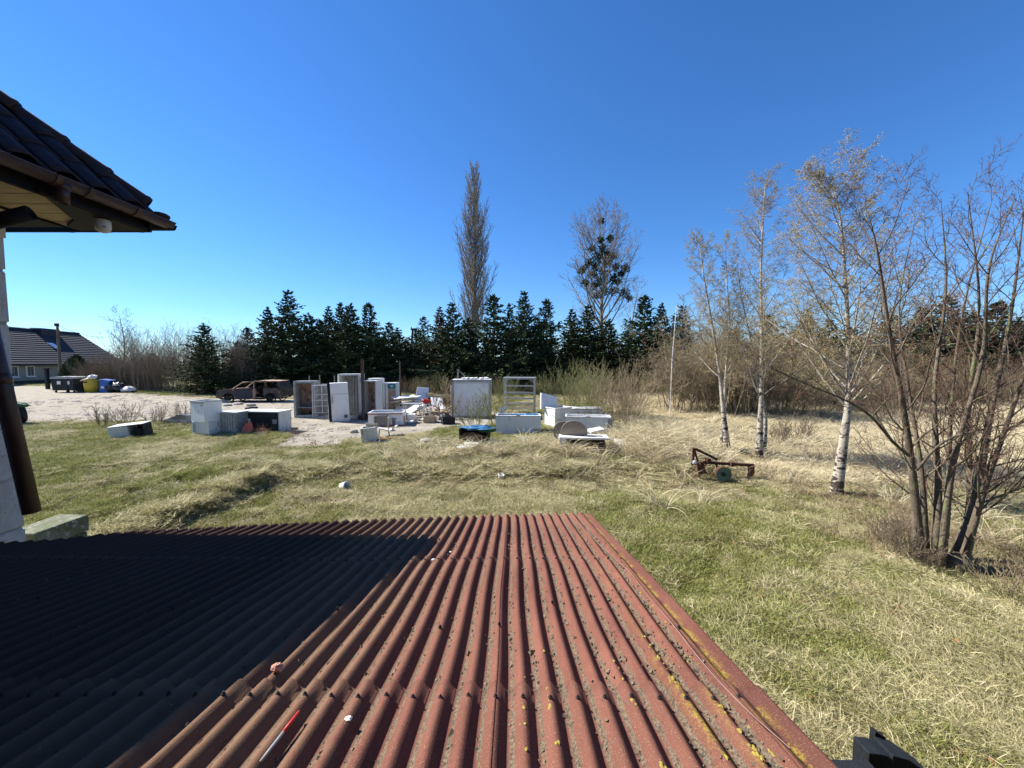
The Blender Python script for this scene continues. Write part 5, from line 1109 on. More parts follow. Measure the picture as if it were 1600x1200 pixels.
# ================================================================== TREES
def needle_cloud(q, pts_dirs, size, V, Fc):
    for p, d, sz in pts_dirs:
        a = Vector((q.gauss(0, 1), q.gauss(0, 1), q.gauss(0, .6))).normalized(); a = (a * .75 + d * .8).normalized() * sz * q.uniform(.6, 1.3)
        b = a.orthogonal().normalized(); b = rot_dir(a.normalized(), 1.57, q.uniform(0, 6.28)) * sz * q.uniform(.16, .3)
        k = len(V); V += [tuple(p - b * .6), tuple(p + b * .6), tuple(p + a * .6 + b), tuple(p + a), tuple(p + a * .6 - b)]; Fc.append((k, k + 1, k + 2, k + 3, k + 4))
def spruce_mesh(H, rad, seed, sparse=1.0):
    q = random.Random(seed); V = []; Fc = []; bp = []; z = H * .06; az = 0; asym = q.uniform(0, 6.28); am = q.uniform(0, .22)
    while z < H * .975:
        t = z / H; Lr = rad * ((1 - t) ** .85) * q.uniform(.8, 1.15) * (1 if t > .12 else .8) + .10
        nb_ = max(3, int(7 * (1 - t * .4)))
        for k in range(nb_):
            az += 6.283 / nb_ + q.uniform(-.35, .35); el = R(38 * t - 12 + q.gauss(0, 6)); L = Lr * q.uniform(.45, 1.25) * (1 + am * math.cos(az - asym))
            d = Vector((math.cos(az) * math.cos(el), math.sin(az) * math.cos(el), math.sin(el))); p = Vector((0, 0, z)); pts = [p.copy()]; n = 5
            for i in range(n): d = (d + Vector((0, 0, .07))).normalized(); p = p + d * L / n; pts.append(p.copy())
            bp.append((pts, [max(.008, .022 * L * (1 - i / n)) for i in range(n + 1)]))
            m_ = int((9 + L * 17) * sparse); lst = []
            for i in range(m_):
                u = q.uniform(.12, 1.03); x = min(u, .999) * n; a = pts[int(x)].lerp(pts[int(x) + 1], x - int(x)); sd = Vector((-d.y, d.x, 0)) * q.gauss(0, .17 * L * (1.15 - u))
                lst.append((a + sd + Vector((0, 0, -abs(q.gauss(0, .05 * L + .03)))), d, .13 + .06 * L * (1 - u) + .05))
            needle_cloud(q, lst, 0, V, Fc)
        z += H * q.uniform(.015, .036)
    lst = [(Vector((0, 0, H * q.uniform(.955, 1.0))), Vector((0, 0, 1)), .2) for _ in range(14)]; needle_cloud(q, lst, 0, V, Fc)
    me = bpy.data.meshes.new('crown'); me.from_pydata(V, [], Fc)
    tr = [([Vector((q.gauss(0, .02), q.gauss(0, .02), H * i / 8)) for i in range(9)], [max(.012, H * .014 * (1 - i / 8.0)) for i in range(9)])]
    v_, f_ = tubes('t', tr, 8); v2, f2 = tubes('b', bp, 4); tm = npmesh('trunk', np.concatenate([v_, v2]), np.concatenate([f_, f2 + len(v_)])); tm.materials.append(M['bark_dark'])
    return tm, me
SP = [spruce_mesh(8, (2.5, 2.9, 2.3, 3.1, 2.6, 2.2)[i], 100 + i, 1.0 if i < 4 else .7) for i in range(6)]
ordw = ['first', 'second', 'third', 'fourth', 'fifth', 'sixth', 'seventh', 'eighth', 'ninth', 'tenth', 'eleventh', 'twelfth', 'thirteenth', 'fourteenth', 'fifteenth', 'sixteenth', 'seventeenth', 'eighteenth', 'nineteenth', 'twentieth', 'twenty-first', 'twenty-second', 'twenty-third', 'twenty-fourth', 'twenty-fifth', 'twenty-sixth', 'twenty-seventh', 'twenty-eighth', 'twenty-ninth', 'thirtieth']
CM = {}
def crown_mesh(k, m):
    me = SP[k][1]
    if not me.materials: me.materials.append(M['needle'])
    return me
def omat(o, m): o.material_slots[0].link = 'OBJECT'; o.material_slots[0].material = M[m]; return o
def spruce(px, top, Y, wid, k, m, label, group=None):
    tp = W(px, top, Y); z0 = gz(tp.x, tp.y) - .1; H = tp.z - z0; s = H / 8; t = thing('spruce', label, 'spruce', (tp.x, tp.y, z0), random.uniform(0, 6.28), group)
    t.scale = (wid, wid, s)
    link('trunk', SP[k][0], None, t); omat(link('crown', crown_mesh(k, m), None, t), m)
q = random.Random(31)
row = [(318, 506, 33, .95), (386, 512, 38, 1.1), (418, 480, 37, 1.15), (449, 455, 37, 1.35), (482, 490, 38, 1.1), (513, 479, 38, 1.1), (532, 474, 40, 1.1), (547, 476, 37, 1.25), (576, 474, 37, 1.15),
       (607, 504, 39, 1.1), (662, 494, 39, 1.0), (687, 480, 39, 1.1), (707, 474, 37, 1.2), (731, 498, 38, 1.1), (771, 462, 36, 1.35), (796, 474, 38, 1.0), (820, 456, 37, 1.25), (854, 468, 36, 1.1), (893, 484, 37, 1.2),
       (918, 478, 38, 1.3), (951, 500, 36, 1.3), (1008, 462, 36, 1.35), (1034, 474, 38, 1.2), (635, 530, 40, .9), (1066, 478, 40, 1.0), (590, 520, 42, 1.0), (500, 500, 43, 1.2), (840, 500, 43, 1.2)]
row.sort()
for i, (px, top, Y, wd) in enumerate(row):
    m = 'needle_brown' if px == 687 else ('needle_olive' if px in (951, 893) else 'needle')
    spruce(px, top, Y, wd * 1.22 * random.uniform(.9, 1.12), i % 4 if px not in (662, 796) else 4 + i % 2, m, '%s spruce from the left in the dark evergreen row' % ordw[i] if m == 'needle' else '%s spruce from the left in the evergreen row, tinged %s' % (ordw[i], 'brown' if 'brown' in m else 'olive'), 'spruces in the dark row')
row2 = [(1262, 492, 36, 1.5), (1296, 508, 38, 1.3), (1330, 520, 36, 1.2), (1395, 500, 37, 1.5), (1440, 488, 36, 1.5), (1482, 470, 36, 1.6), (1520, 495, 37, 1.3), (1560, 480, 35, 1.6), (1592, 505, 36, 1.3), (1640, 480, 36, 1.5), (1150, 520, 40, 1.2), (1200, 500, 38, 1.2)]
row2.sort()
for i, (px, top, Y, wd) in enumerate(row2):
    m = 'needle_olive' if px in (1262, 1296, 1330) else 'needle'
    spruce(px, top - 8, Y, wd * 1.25, i % 4, m, '%s evergreen from the left beyond the birches and thicket' % ordw[i], 'evergreens beyond the thicket')
# little dark young spruces by the car
spruce(362, 573, 33, .5, 1, 'needle', 'small pointed young evergreen left of the burnt car')
# thuja by house
V = []; Fc = []; q = random.Random(3); lst = []
for i in range(1500):
    a = q.uniform(0, 6.28); h = q.uniform(0, 1) ** .8; r_ = (1 - h ** 2.2) * 1.25 + .1; lst.append((Vector((math.cos(a) * r_, math.sin(a) * r_, .1 + h * 3.2)), Vector((0, 0, 1)), .3))
needle_cloud(q, lst, 0, V, Fc); me = bpy.data.meshes.new('foliage'); me.from_pydata(V, [], Fc); link('foliage', me, M['needle'], t); part('core', MB().blob((0, 0, 1.5), (1.05, 1.05, 1.5), 10, 8, .1), 'needle', t)

def bare_tree(name, label, cat, base, H, sp, seed, mt, mw, trunk=None, fl=None, group=None, r0=None, leaf=None, leafm=None, thick_lv=1, cnt=None, sides=(9, 5, 3, 3, 3), t0=.2, extra=None):
    q = random.Random(seed); out = [[] for _ in range(sp['max'] + 1)]
    r0 = r0 or H * .014
    if trunk: pts = smooth_path(trunk, 5)
    else:
        p = Vector((0, 0, 0)); d = Vector((0, 0, 1)); pts = [p.copy()]; n = 14
        for i in range(n): d = (d + Vector((q.gauss(0, sp['wob'][0]), q.gauss(0, sp['wob'][0]), .1))).normalized(); p = p + d * H / n; pts.append(p.copy())
    n = len(pts) - 1; rs = [r0 * (1 + .7 * math.exp(-i / n * 7)) * (1 - .95 * (i / n)) + .004 for i in range(n + 1)]
    out[0].append((pts, rs)); kids(out, pts, rs, path_dirs(pts), H, 0, sp, q, cnt=cnt, t0=t0, fl=fl)
    t = thing(name, label, cat, tuple(base), 0, group)
    tb = tube_mesh('trunk', [(out[k], sides[k]) for k in range(0, thick_lv + 1)]); link('trunk', tb, M[mt] if isinstance(mt, str) else mt, t)
    cw = tube_mesh('crown', [(out[k], sides[k]) for k in range(thick_lv + 1, sp['max'] + 1)]); link('crown', cw, M[mw], t)
    if leaf:
        tips = []
        for pts_, _ in out[sp['max']]:
            for _k in range(leaf[0]): x = q.uniform(.2, .999) * (len(pts_) - 1); tips.append(pts_[int(x)].lerp(pts_[int(x) + 1], x - int(x)))
        V, Fc = leafbits(tips, leaf[1], 1, q, spread=.015); me = bpy.data.meshes.new('catkins'); me.from_pydata(V, [], Fc); o = link('catkins', me, M[leafm], t)
    return t, out, q
# poplar
b = W(742, 600, 55); tp = W(742, 276, 55)
POP = dict(max=3, n=[14, 7, 4, 2], wob=[.015, .05, .07, .1], trop=[.1, .10, .12, .1], kids=[0, 16, 8, 0], t0=[.1, .12, .15, 0], ang=[27, 26, 28, 30], angv=7, lr=[.3, .34, .42, .3], rr=.5, slim=.012, rmin=.019, tip=.3)
bare_tree('poplar', 'very tall slender leafless columnar poplar above the spruces', 'poplar', (b.x, b.y, 0), tp.z, POP, 5, 'bark_grey', 'twig_grey', cnt=135, t0=.12, r0=.42, fl=lambda t: (6.7 if t < .5 else 6.7 * (1 - (t - .5) * 1.55)) * min(1, .55 + t * 1.5), sides=(9, 4, 3, 3))
# mistletoe tree
b = W(940, 600, 50); tp = W(942, 335, 50)
MIS = dict(max=4, n=[12, 7, 5, 3, 1], wob=[.04, .08, .11, .14, .1], trop=[.06, .09, .07, .06, .05], kids=[0, 9, 6, 4, 0], t0=[.1, .25, .2, .15, 0], ang=[48, 38, 40, 40, 35], lr=[.4, .42, .48, .5, .5], rr=.6, slim=.014, rmin=.016)
mt_, mo_, q = bare_tree('mistletoe_tree', 'broad leafless tree full of dark mistletoe balls above the spruces', 'tree', (b.x, b.y, 0), tp.z * .97, MIS, 12, 'bark_grey', 'twig_grey', trunk=[Vector((q.uniform(-.25, .25), 0, tp.z * .97 * k / 6)) for k in range(7)], cnt=46, t0=.30, r0=.36, fl=lambda t: 7.6 * math.sin(min(1, (1.12 - t) * 1.35) * 1.5) + .7, sides=(9, 5, 3, 3, 3))
misp = [(938, 375, 9), (953, 373, 8), (942, 390, 13), (925, 388, 9), (933, 403, 15), (948, 410, 14), (920, 412, 11), (958, 400, 9), (942, 425, 16), (925, 428, 13), (912, 421, 9), (962, 418, 9), (977, 419, 11), (940, 440, 15), (957, 436, 12), (928, 446, 12), (908, 424, 7), (970, 428, 7), (945, 455, 13), (960, 455, 12), (933, 461, 10), (976, 458, 13), (983, 466, 8), (915, 442, 8), (940, 345, 7), (966, 440, 8), (930, 416, 10), (950, 398, 10)]
for i, (px, py, r_) in enumerate(misp):
    c = W(px, py, 50 + random.uniform(-1.8, 1.8)); s_ = r_ * .5 / F * 50 * 1.25; V = []; Fc = []; qq = random.Random(i + 40); lst = []
    for k in range(int(60 + r_ * 13)):
        d = Vector((qq.gauss(0, 1), qq.gauss(0, 1), qq.gauss(0, 1))).normalized(); lst.append((d * s_ * qq.uniform(.1, 1.0), d, .26))
    needle_cloud(qq, lst, 0, V, Fc); me = bpy.data.meshes.new('mistletoe_ball'); me.from_pydata(V, [], Fc); link('mistletoe_ball', me, M['mistletoe'], mt_, (c.x - b.x, c.y - b.y, c.z))
# pale bare trees right of it, left round tree, weeping top
GEN = dict(max=4, n=[10, 6, 4, 3, 2], wob=[.06, .10, .13, .15, .12], trop=[.07, .06, .05, .04, .03], kids=[0, 8, 5, 4, 0], t0=[.1, .2, .15, .1, 0], ang=[48, 44, 42, 40, 38], lr=[.4, .45, .5, .55, .5], rr=.62, slim=.016, rmin=.008)
for (px, top, Y, sd, wdt, lb, m) in ((985, 440, 44, 21, 3.6, 'pale leafless tree with open crown right of the mistletoe tree', 'twig_tan'), (900, 458, 47, 22, 3.2, 'low pale leafless tree left of the mistletoe tree', 'twig_tan'), (196, 489, 46, 23, 3.7, 'round leafless tree behind the hedge near the navy roofed house', 'twig_grey'),
                                    (1068, 455, 34, 24, 2.2, 'thin bare tree with drooping top behind the white pole', 'twig_tan'), (1100, 500, 30, 25, 2.4, 'low brown bare tree at the left of the thicket', 'twig_brown')):
    b = W(px, 600, Y); tp = W(px, top, Y); bare_tree('bare_tree', lb, 'tree', (b.x, b.y, gz(b.x, b.y)), tp.z, GEN, sd, 'bark_grey', m, cnt=22, t0=.28, fl=lambda t, w=wdt: w * (1.05 - t * .75), r0=tp.z * .015, sides=(8, 4, 3, 3, 3))

# birches
BIR = dict(max=4, n=[14, 8, 5, 4, 2], wob=[.02, .06, .10, .12, .12], trop=[.1, .045, .0, -.10, -.16], kids=[0, 10, 7, 5, 0], t0=[.1, .15, .1, .08, 0], ang=[44, 42, 44, 44, 40], angv=9, lr=[.3, .42, .46, .52, .6], rr=.5, slim=.0085, rmin=.003, tip=.3, taperL=.45)
def birch(label, pix, Y, sd, fl, cnt, r0, t0, leaf=None, lv=1):
    P = [W(x_, y_, Y + dy_) for x_, y_, dy_ in pix]; base = Vector((P[0].x, P[0].y, gz(P[0].x, P[0].y) - .05)); P[0].z = base.z
    tr = [p - base for p in P]; H = tr[-1].length
    return bare_tree('birch', label, 'birch', tuple(base), H, BIR, sd, 'birch', 'twig_birch', trunk=tr, fl=fl, cnt=cnt, r0=r0, t0=t0, leaf=leaf, leafm='catkin', thick_lv=lv, sides=(12, 6, 4, 3, 3))
birch('slim white birch left of the plough, leftmost of the birches', [(1138, 706, 0), (1130, 640, 0), (1125, 590, .1), (1118, 540, .2), (1108, 480, .3), (1098, 420, .3), (1093, 375, .3)], 11.9, 41, lambda t: 2.1 * (1.02 - t * .8), 32, .060, .30, (2, .014))
birch('thin second stem of the leftmost birches, leaning slightly right', [(1130, 600, 0), (1136, 560, 0), (1140, 500, .1), (1136, 440, .2), (1133, 372, .2)], 12.1, 42, lambda t: 1.7 * (1.02 - t * .8), 24, .035, .2, (2, .014))
birch('tall white birch with double foot, second from the left', [(1186, 716, 0), (1188, 660, 0), (1190, 600, 0), (1190, 520, 0), (1189, 430, .1), (1192, 350, .1), (1196, 280, .1)], 11.2, 43, lambda t: 2.7 * (1.02 - t * .82), 48, .070, .26, (2, .014))
birch('slender grey stem close behind the tall second birch', [(1193, 708, .3), (1196, 650, .3), (1182, 590, .35), (1175, 540, .4), (1160, 470, .5), (1150, 400, .5)], 11.5, 47, lambda t: 1.6 * (1.02 - t * .8), 14, .045, .35)
birch('big birch with dense olive crown and leaning scarred trunk', [(1306, 768, 0), (1318, 690, 0), (1326, 620, 0), (1326, 540, 0), (1321, 440, 0), (1314, 350, 0), (1300, 275, 0)], 8.3, 44, lambda t: 3.1 * (1.04 - t * .8), 58, .078, .27, (2, .019))
# right multi-stem tree
MUL = dict(max=3, n=[10, 9, 6, 4], wob=[.03, .07, .10, .13], trop=[.05, .065, .07, .06], kids=[0, 9, 6, 0], t0=[.1, .15, .12, 0], ang=[42, 42, 44, 46], angv=10, lr=[.3, .5, .5, .5], rr=.55, slim=.0095, rmin=.0028, tip=.35)
stems = [([(1440, 876, 0), (1428, 760, 0), (1412, 640, -.05), (1390, 520, -.1), (1372, 400, -.2), (1356, 330, -.2)], .060, 1.5),
         ([(1448, 880, .1), (1440, 740, .15), (1420, 610, .3), (1405, 480, .4), (1430, 340, .5)], .042, 1.3),
         ([(1463, 882, .0), (1466, 760, .1), (1460, 610, .3), (1478, 450, .4), (1470, 310, .4)], .055, 1.3),
         ([(1488, 896, 0), (1522, 790, 0), (1545, 660, .1), (1578, 500, .1), (1600, 330, .1)], .075, 1.5),
         ([(1494, 896, .1), (1516, 790, .2), (1512, 650, .3), (1530, 480, .3), (1512, 300, .3)], .062, 1.4),
         ([(1500, 898, -.1), (1536, 770, -.2), (1592, 610, -.3), (1650, 430, -.4)], .055, 1.5),
         ([(1470, 888, .2), (1482, 770, .3), (1486, 640, .5), (1506, 480, .6), (1556, 290, .6)], .050, 1.3),
         ([(1468, 886, -.1), (1490, 720, -.2), (1535, 560, -.3), (1545, 420, -.4), (1585, 310, -.4)], .046, 1.3)]
base = G(1478, 892); mt_ = thing('multistem_tree', 'leafless grey-barked tree of many stems with reddish twigs at the right edge', 'tree', (base.x, base.y, base.z - .05)); allk = [[] for _ in range(4)]
q = random.Random(77); bb = Vector((base.x, base.y, base.z - .05))
for si, (px_, r0, Lb) in enumerate(stems):
    P = [W(x_, y_, base.y + .1 + dy_) - bb for x_, y_, dy_ in px_]; P[0].z = 0; pts = smooth_path(P, 5); n = len(pts) - 1
    rs = [r0 * (1 + .35 * math.exp(-i / n * 10)) * (1 - .93 * (i / n) ** .85) for i in range(n + 1)]; out = [[] for _ in range(4)]; out[0].append((pts, rs))
    kids(out, pts, rs, path_dirs(pts), 4, 0, MUL, q, cnt=17, t0=.16, fl=lambda t, L=Lb: L * (1.05 - t * .62))
    link('stem', tube_mesh('stem', [(out[0], 10)]), M['bark_stem'], mt_)
    for k in range(1, 4): allk[k] += out[k]
# long arm reaching left
arm = [W(x_, y_, base.y - .1 + d_) - bb for x_, y_, d_ in ((1420, 712, 0), (1395, 690, -.05), (1360, 650, -.1), (1320, 625, -.2), (1260, 600, -.3), (1205, 575, -.3))]; pts = smooth_path(arm, 4); rs = [.022 * (1 - .75 * i / (len(pts) - 1)) for i in range(len(pts))]; out = [[] for _ in range(4)]; out[0].append((pts, rs)); kids(out, pts, rs, path_dirs(pts), 2, 0, MUL, q, cnt=9, t0=.15, fl=lambda t: .9 * (1.1 - t * .5)); allk[1] += out[0]
for k in range(1, 4): allk[k] += out[k]
arm = [W(x_, y_, base.y + d_) - bb for x_, y_, d_ in ((1432, 735, 0), (1475, 690, -.2), (1540, 670, -.35), (1620, 655, -.4))]; pts = smooth_path(arm, 4); rs = [.018 * (1 - .7 * i / (len(pts) - 1)) for i in range(len(pts))]; out = [[] for _ in range(4)]; out[0].append((pts, rs)); kids(out, pts, rs, path_dirs(pts), 2, 0, MUL, q, cnt=7, t0=.15, fl=lambda t: .8); allk[1] += out[0]
for k in range(1, 4): allk[k] += out[k]
link('limb', tube_mesh('limb', [(allk[1], 6)]), M['bark_stem'], mt_); link('crown', tube_mesh('crown', [(allk[2], 4), (allk[3], 3)]), M['twig_red'], mt_)
part('root_base', MB().blob((.12, 0, .08), (.20, .16, .24), 14, 9, .12, 3), 'bark_stem', mt_, True)

# shrubs
SHR = dict(max=2, n=[7, 4, 3], wob=[.07, .10, .12], trop=[.02, .04, .03], kids=[7, 4, 0], t0=[.25, .2, 0], ang=[28, 30, 30], lr=[.38, .45, .4], rr=.6, slim=.009, rmin=.0065, tip=.35)
def shrub_mesh(n, L, spread, lean, seed, sp=SHR, r=.012):
    q = random.Random(seed); out = [[] for _ in range(sp['max'] + 1)]
    for i in range(n):
        a = q.uniform(0, 6.28); el = abs(q.gauss(0, lean)); d = Vector((math.sin(el) * math.cos(a), math.sin(el) * math.sin(a), math.cos(el))); rr = spread * math.sqrt(q.random())
        grow(out, Vector((math.cos(a) * rr, math.sin(a) * rr, -.05)), d, L * q.uniform(.6, 1.1), r * q.uniform(.6, 1.2), 0, sp, q)
    return tube_mesh('twigs', [(out[0], 4)] + [(out[k], 3) for k in range(1, sp['max'] + 1)])
SH = {'whip': [shrub_mesh(26, 4.6, 1.0, .16, s) for s in (1, 2, 3)], 'dense': [shrub_mesh(60, 2.9, .7, .42, s, r=.011) for s in (4, 5, 6)], 'small': [shrub_mesh(22, 1.2, .22, .45, s, r=.006) for s in (7, 8)]}
WEEP = dict(SHR); WEEP.update(max=3, n=[7, 5, 5, 3], wob=[.08, .12, .13, .13], trop=[.03, -.03, -.12, -.12], kids=[9, 6, 4, 0], t0=[.25, .15, .1, 0], ang=[40, 42, 40, 40], lr=[.5, .55, .5, .4], slim=.007)
SH['weep'] = [shrub_mesh(13, 4.6, .9, .38, s, WEEP, .03) for s in (9, 10, 11)]
SMC = {}
def shrub(kind, k, x, y, sc, m, label, cat='shrub', group=None, szz=1, name='shrub'):
    key = (kind, k, m)
    me = SH[kind][k]
    if not me.materials: me.materials.append(M[m])
    o = link(name, me, None, None, (x, y, gz(x, y)), (0, 0, random.uniform(0, 6.28))); o.scale = (sc, sc, sc * szz); omat(o, m); return tag(o, label, cat, group)
g = G(965, 668); shrub('dense', 0, g.x, g.y, .98, 'twig_tan', 'big fan of brown twigs right behind the chest freezers')
g = G(908, 655); shrub('dense', 1, g.x, g.y + 1, .88, 'twig_green', 'greenish twiggy shrub behind the open freezer')
g = G(935, 650); shrub('dense', 2, g.x, g.y + 1.5, .85, 'twig_green', 'yellow-green shrub between the two big twiggy shrubs')
g = G(990, 655); shrub('dense', 2, g.x, g.y + .6, .82, 'twig_tan', 'tan twiggy shrub at the right flank of the big fan')
g = G(752, 672); shrub('small', 0, g.x - .3, g.y, 1.25, 'twig_green', 'sparse olive sapling in front of the big white box')
g = G(775, 668); shrub('small', 1, g.x, g.y, 1.15, 'twig_green', 'sparse olive sapling left of the steel rack')
g = G(697, 655); shrub('small', 0, g.x, g.y + .6, 1.6, 'twig_tan', 'thin pale sapling left of the big white box')
g = G(790, 640); shrub('dense', 1, g.x, g.y + 2, .6, 'twig_green', 'low olive bush behind the steel rack')
for i, (px, py, sc) in enumerate(((1398, 868, .8), (1420, 880, .6), (1380, 850, .55), (1452, 892, .35))):
    g = G(px, py); shrub('small', i % 2, g.x, g.y, sc * .75, 'twig_brown', ['brown shoots left of the many-stemmed tree, middle bunch', 'brown shoots touching the foot of the many-stemmed tree', 'brown shoots farthest left of the many-stemmed tree', 'short shoots in front of the many-stemmed tree foot'][i], 'shoots')
g = G(1575, 940); shrub('small', 1, g.x, g.y, .6, 'twig_tan', 'pale bare bramble at the lower right edge', 'bramble')
g = G(1215, 700); shrub('small', 0, g.x, g.y, .9, 'twig_brown', 'thin brown sapling right of the second birch', 'sapling')
g = G(1250, 690); shrub('small', 1, g.x, g.y, .9, 'twig_brown', 'thin brown sapling left of the big leaning birch', 'sapling')
for i, px in enumerate((160, 185, 225, 255)):
    g = G(px, 668); shrub('small', i % 2, g.x, g.y + .3 * i, .8, 'twig_brown', ['bare weed stems behind the tipped cooker, left', 'bare weed stems rising right behind the tipped cooker', 'bare weed stems between cooker and grey scrap hood', 'bare weed stems just left of the grey scrap hood'][i], 'weeds')
# left hedge of whips; far brown thicket right
q = random.Random(55); gi = 0
for i in range(26):
    px = 196 + i * 9.0 + q.uniform(-4, 4); Y = q.uniform(35.5, 39); p = W(px, 600, Y); shrub('whip', i % 3, p.x, p.y, q.uniform(.95, 1.3), 'twig_grey' if i % 3 else 'twig_brown', 'upright whippy bare shrub in the left hedge, %s from the left' % ordw[i], group='bare shrubs of the left hedge')
for i in range(14):
    px = 150 + i * 8 + q.uniform(-4, 4); Y = q.uniform(37.5, 40); p = W(px, 600, Y); shrub('dense', i % 3, p.x, p.y, q.uniform(.9, 1.2), 'twig_brown', 'low bushy bare shrub behind the rubbish bins, %s from the left' % ordw[i], group='low shrubs behind the bins')
for i in range(58):
    px = 1062 + (i % 29) * 19 + q.uniform(-8, 8); Y = q.uniform(19.5, 23) + (4.5 if i > 28 else 0) + max(0, (px - 1350) / 60); p = W(px, 600, Y)
    hgt = 1.0 if px < 1250 else (.66 if px < 1420 else .55)
    shrub(('weep', 'weep', 'dense')[i % 3], i % 3, p.x, p.y, q.uniform(.68, 1.2) * hgt * (1.3 if i % 3 == 2 else 1), ('twig_brown', 'twig_birch', 'twig_tan', 'twig_green', 'twig_brown')[(i * 7) % 5], 'tangled bare shrub in the %s row of the brown thicket, %s from the white pole' % ('front' if i < 29 else 'back', ordw[i % 29]), group='shrubs of the brown thicket')
for i in range(26):
    px = 640 + i * 16; p = W(px, 600, q.uniform(31, 34)); shrub('dense', i % 3, p.x, p.y, q.uniform(.35, .6), 'twig_green' if i % 2 else 'twig_brown', 'low scrub at the foot of the dark spruces, %s from the left' % ordw[i], group='low scrub under the spruces')
# understory darkening behind spruces: second line of hedge trees far away
q = random.Random(66)
for i in range(24):
    px = -60 + i * 72 + q.uniform(-20, 20); Y = q.uniform(75, 110); tp = W(px, q.uniform(545, 558), Y); z0 = 0; t = thing('far_tree', 'distant small evergreen behind the tree rows, %s from the left' % ordw[i], 'tree', (tp.x, tp.y, z0), q.uniform(0, 6), 'far trees on the horizon'); t.scale = (1.6, 1.6, tp.z / 8); link('trunk', SP[i % 4][0], None, t); omat(link('crown', crown_mesh(i % 4, ''), None, t), 'needle_olive' if i % 2 else 'needle')
# poles
g = G(1047, 645); tp = W(1057, 478, g.y); cv, cf = tubes('pole', [([Vector((0, 0, 0)), (tp - g) * .5 + Vector((-.06, 0, 0)), tp - g], [.032, .028, .02])], 8); tag(link('white_pole', npmesh('white_pole', cv, cf), M['plastic_white'], None, tuple(g)), 'tall thin white pole leaning slightly right before the thicket', 'pole')
p = W(648, 600, 44); t = thing('double_utility_pole', 'A-shaped double wooden utility pole among the spruces', 'pole', (p.x, p.y, 0)); tp = W(647, 513, 44).z
part('leg', MB().tube((-.75, 0, 0), (-.12, 0, tp), .16, .12, 8), 'pole_wood', t); part('leg', MB().tube((.75, 0, 0), (.12, 0, tp), .16, .12, 8), 'pole_wood', t); part('crossarm', MB().box((0, 0, tp - .1), (.7, .2, .2)), 'pole_wood', t); part('insulator', MB().blob((-.3, 0, tp + .1), (.07, .07, .15), 8, 6, 0), 'plastic_white', t)

q = random.Random(91)
for i in range(9):
    px = 1090 + i * 60 + q.uniform(-15, 15); k = i % 4; spruce(px, q.uniform(520, 560), q.uniform(25, 29), q.uniform(.5, .8), k, 'needle_olive', 'small olive evergreen inside the brown thicket, %s from the white pole' % ordw[i], 'small evergreens in the thicket')

# small scraps lying about the junk
q = random.Random(123); zones = [((625, 700), (640, 664), 14, 'in the central junk heap'), ((690, 765), (688, 704), 9, 'in the grass below the blue tarp'), ((935, 1010), (688, 708), 8, 'in dry grass right of the tipped box'), ((560, 625), (666, 690), 6, 'round the broken chair'), ((390, 470), (655, 690), 5, 'on pale ground beside the dark counter')]
kinds = [('plank_piece', 'wood_pale', 'pale', 'wood'), ('metal_scrap', 'grey_metal', 'grey', 'metal'), ('plastic_scrap', 'plastic_white', 'white', 'plastic'), ('dark_scrap', 'burnt_dark', 'black', 'rubber'), ('rusty_scrap', 'rust', 'rusty', 'iron')]
for (xa, xb), (ya, yb), n_, wh in zones:
    for i in range(n_):
        nm, m_, col_, wd_ = kinds[q.choice((0, 1, 2, 2, 3, 4))]; px = xa + (xb - xa) * (i + q.random()) / n_; g = G(px, q.uniform(ya, yb)); L = q.uniform(.15, .5)
        if q.random() < .6: mb = MB().box((0, 0, 0), (L, q.uniform(.04, .2), q.uniform(.02, .06)))
        else: mb = MB().blob((0, 0, 0), (L * .35, L * .3, L * .2), 8, 6, .3, i)
        o = part(nm, mb, m_, jit=.012); o.location = (g.x, g.y, g.z + .05); o.rotation_euler = (q.uniform(-.4, .4), q.uniform(-.5, .5), q.uniform(0, 6)); tag(o, '%s %s scrap %s, %s from the left' % (col_, wd_, wh, ordw[i]), 'scrap', 'scraps %s' % wh)

q = random.Random(17)
for i in range(18):
    px = 372 + i * 40 + q.uniform(-10, 10); spruce(px, q.uniform(505, 540), q.uniform(42, 45), q.uniform(1.2, 1.6), i % 4, 'needle' if i % 5 else 'needle_olive', 'shorter evergreen in the back row of spruces, %s from the left' % ordw[i], 'back row of spruces')
for t_name, w_, h_, d_ in (('low_white_freezer', 1.98, .86, .375), ('side_freezer', 1.93, .80, .35), ('rear_low_freezer', 1.6, .45, .30)):
    t = bpy.data.objects[t_name]
    part('lid_seam', MB().box((0, -d_ - .004, h_ * .86), (w_ * .97, .008, .018)), 'plastic_grey', t); part('handle', MB().box((0, -d_ - .03, h_ * .90), (.16, .05, .035)), 'grey_metal', t)
    part('vent_grille', MB().box((w_ * .36, -d_ - .006, h_ * .18), (.26, .012, .16)), 'plastic_grey', t)
    for k in (-1, 1): part('hinge', MB().box((k * w_ * .38, d_ + .02, h_ * .9), (.08, .05, .12)), 'grey_metal', t)
t = bpy.data.objects['tall_white_fridge']; part('door_seam', MB().box((-.02, -.014, 1.30), (.74, .008, .014)), 'plastic_grey', t); part('handle', MB().box((-.30, -.04, 1.05), (.03, .05, .36)), 'plastic_grey', t)
t = bpy.data.objects['freezer_box']; part('edge_trim', MB().box((0, -.318, .69), (.8, .012, .03)), 'grey_metal', t); part('latch', MB().box((.28, -.325, .62), (.09, .03, .05)), 'grey_metal', t)
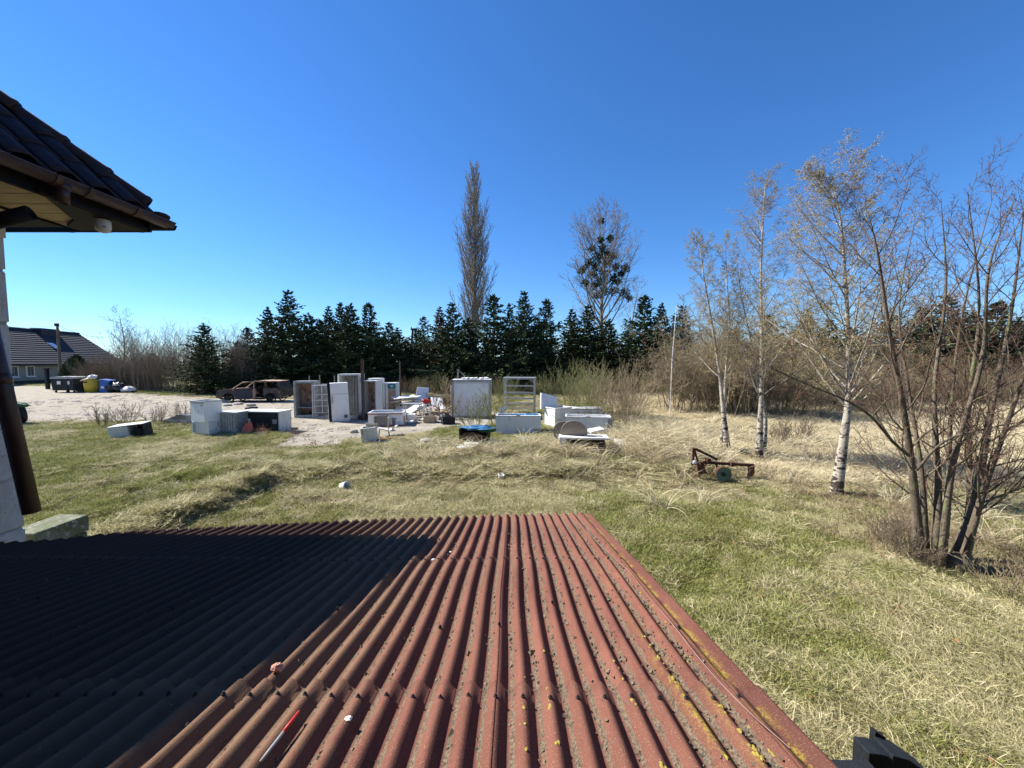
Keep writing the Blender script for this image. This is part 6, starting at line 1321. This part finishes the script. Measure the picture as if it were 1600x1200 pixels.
t = bpy.data.objects['cooling_unit']; part('handle', MB().box((.72, -.04, 1.0), (.04, .06, .28)), 'grey_metal', t); part('stain_panel', MB().box((-.55, -.028, .35), (.3, .008, .22)), 'enamel_dull', t)

# more of the heap between the fridges and the big white box
g = G(660, 650); t = thing('pallet', 'grey wooden pallet tilted in the middle of the junk heap', 'pallet', (g.x, g.y + .4, g.z + .08), 0, None, (R(10), R(-12), R(15)))
for k in range(6): part('slat', MB().box((-.5 + .2 * k, 0, .12), (.12, .8, .025)), 'wood_grey', t)
for k in (-1, 0, 1): part('runner', MB().box((0, k * .35, .055), (1.15, .08, .09)), 'wood_grey', t)
for i, (px, py, w_, h_, rx, rz, m_, lb) in enumerate(((684, 647, .65, 1.3, -62, 20, 'enamel', 'white fridge door lying slanted left of the big white box'), (634, 650, .55, 1.1, -70, -30, 'enamel_dull', 'dull white fridge door lying on the heap near the teal-topped fridge'), (655, 640, .7, 1.2, -20, 5, 'enamel', 'white panel propped up behind the red bundle'))):
    g = G(px, py); t = thing('fridge_door', lb, 'door', (g.x, g.y + .3, g.z + .12), 0, None, (R(rx), R(6), R(rz)))
    part('panel', MB().box((0, 0, h_ / 2), (w_, .07, h_)), m_, t, bevel=.015); part('seal', MB().box((0, .045, h_ / 2), (w_ * .9, .02, h_ * .92)), 'plastic_grey', t); part('handle', MB().box((w_ * .38, -.055, h_ * .6), (.03, .04, .3)), 'plastic_grey', t)
for i, (px, py, m_, lb) in enumerate(((628, 657, 'plastic_grey', 'grey crate at the left foot of the junk heap'), (672, 660, 'wood_pale', 'pale wooden crate at the front of the junk heap'), (700, 662, 'dark_panel', 'dark crate half hidden before the big white box'))):
    g = G(px, py); t = thing('crate', lb, 'crate', tuple(g), R(20 * i - 15)); w_ = .5; 
    for sx, sy, dx, dy in ((-1, 0, .03, .36), (1, 0, .03, .36), (0, -1, .5, .03), (0, 1, .5, .03)): part('side', MB().box((sx * .265, sy * .195, .15), (dx, dy, .3)), m_, t)
    part('bottom', MB().box((0, 0, .02), (.49, .355, .03)), m_, t)
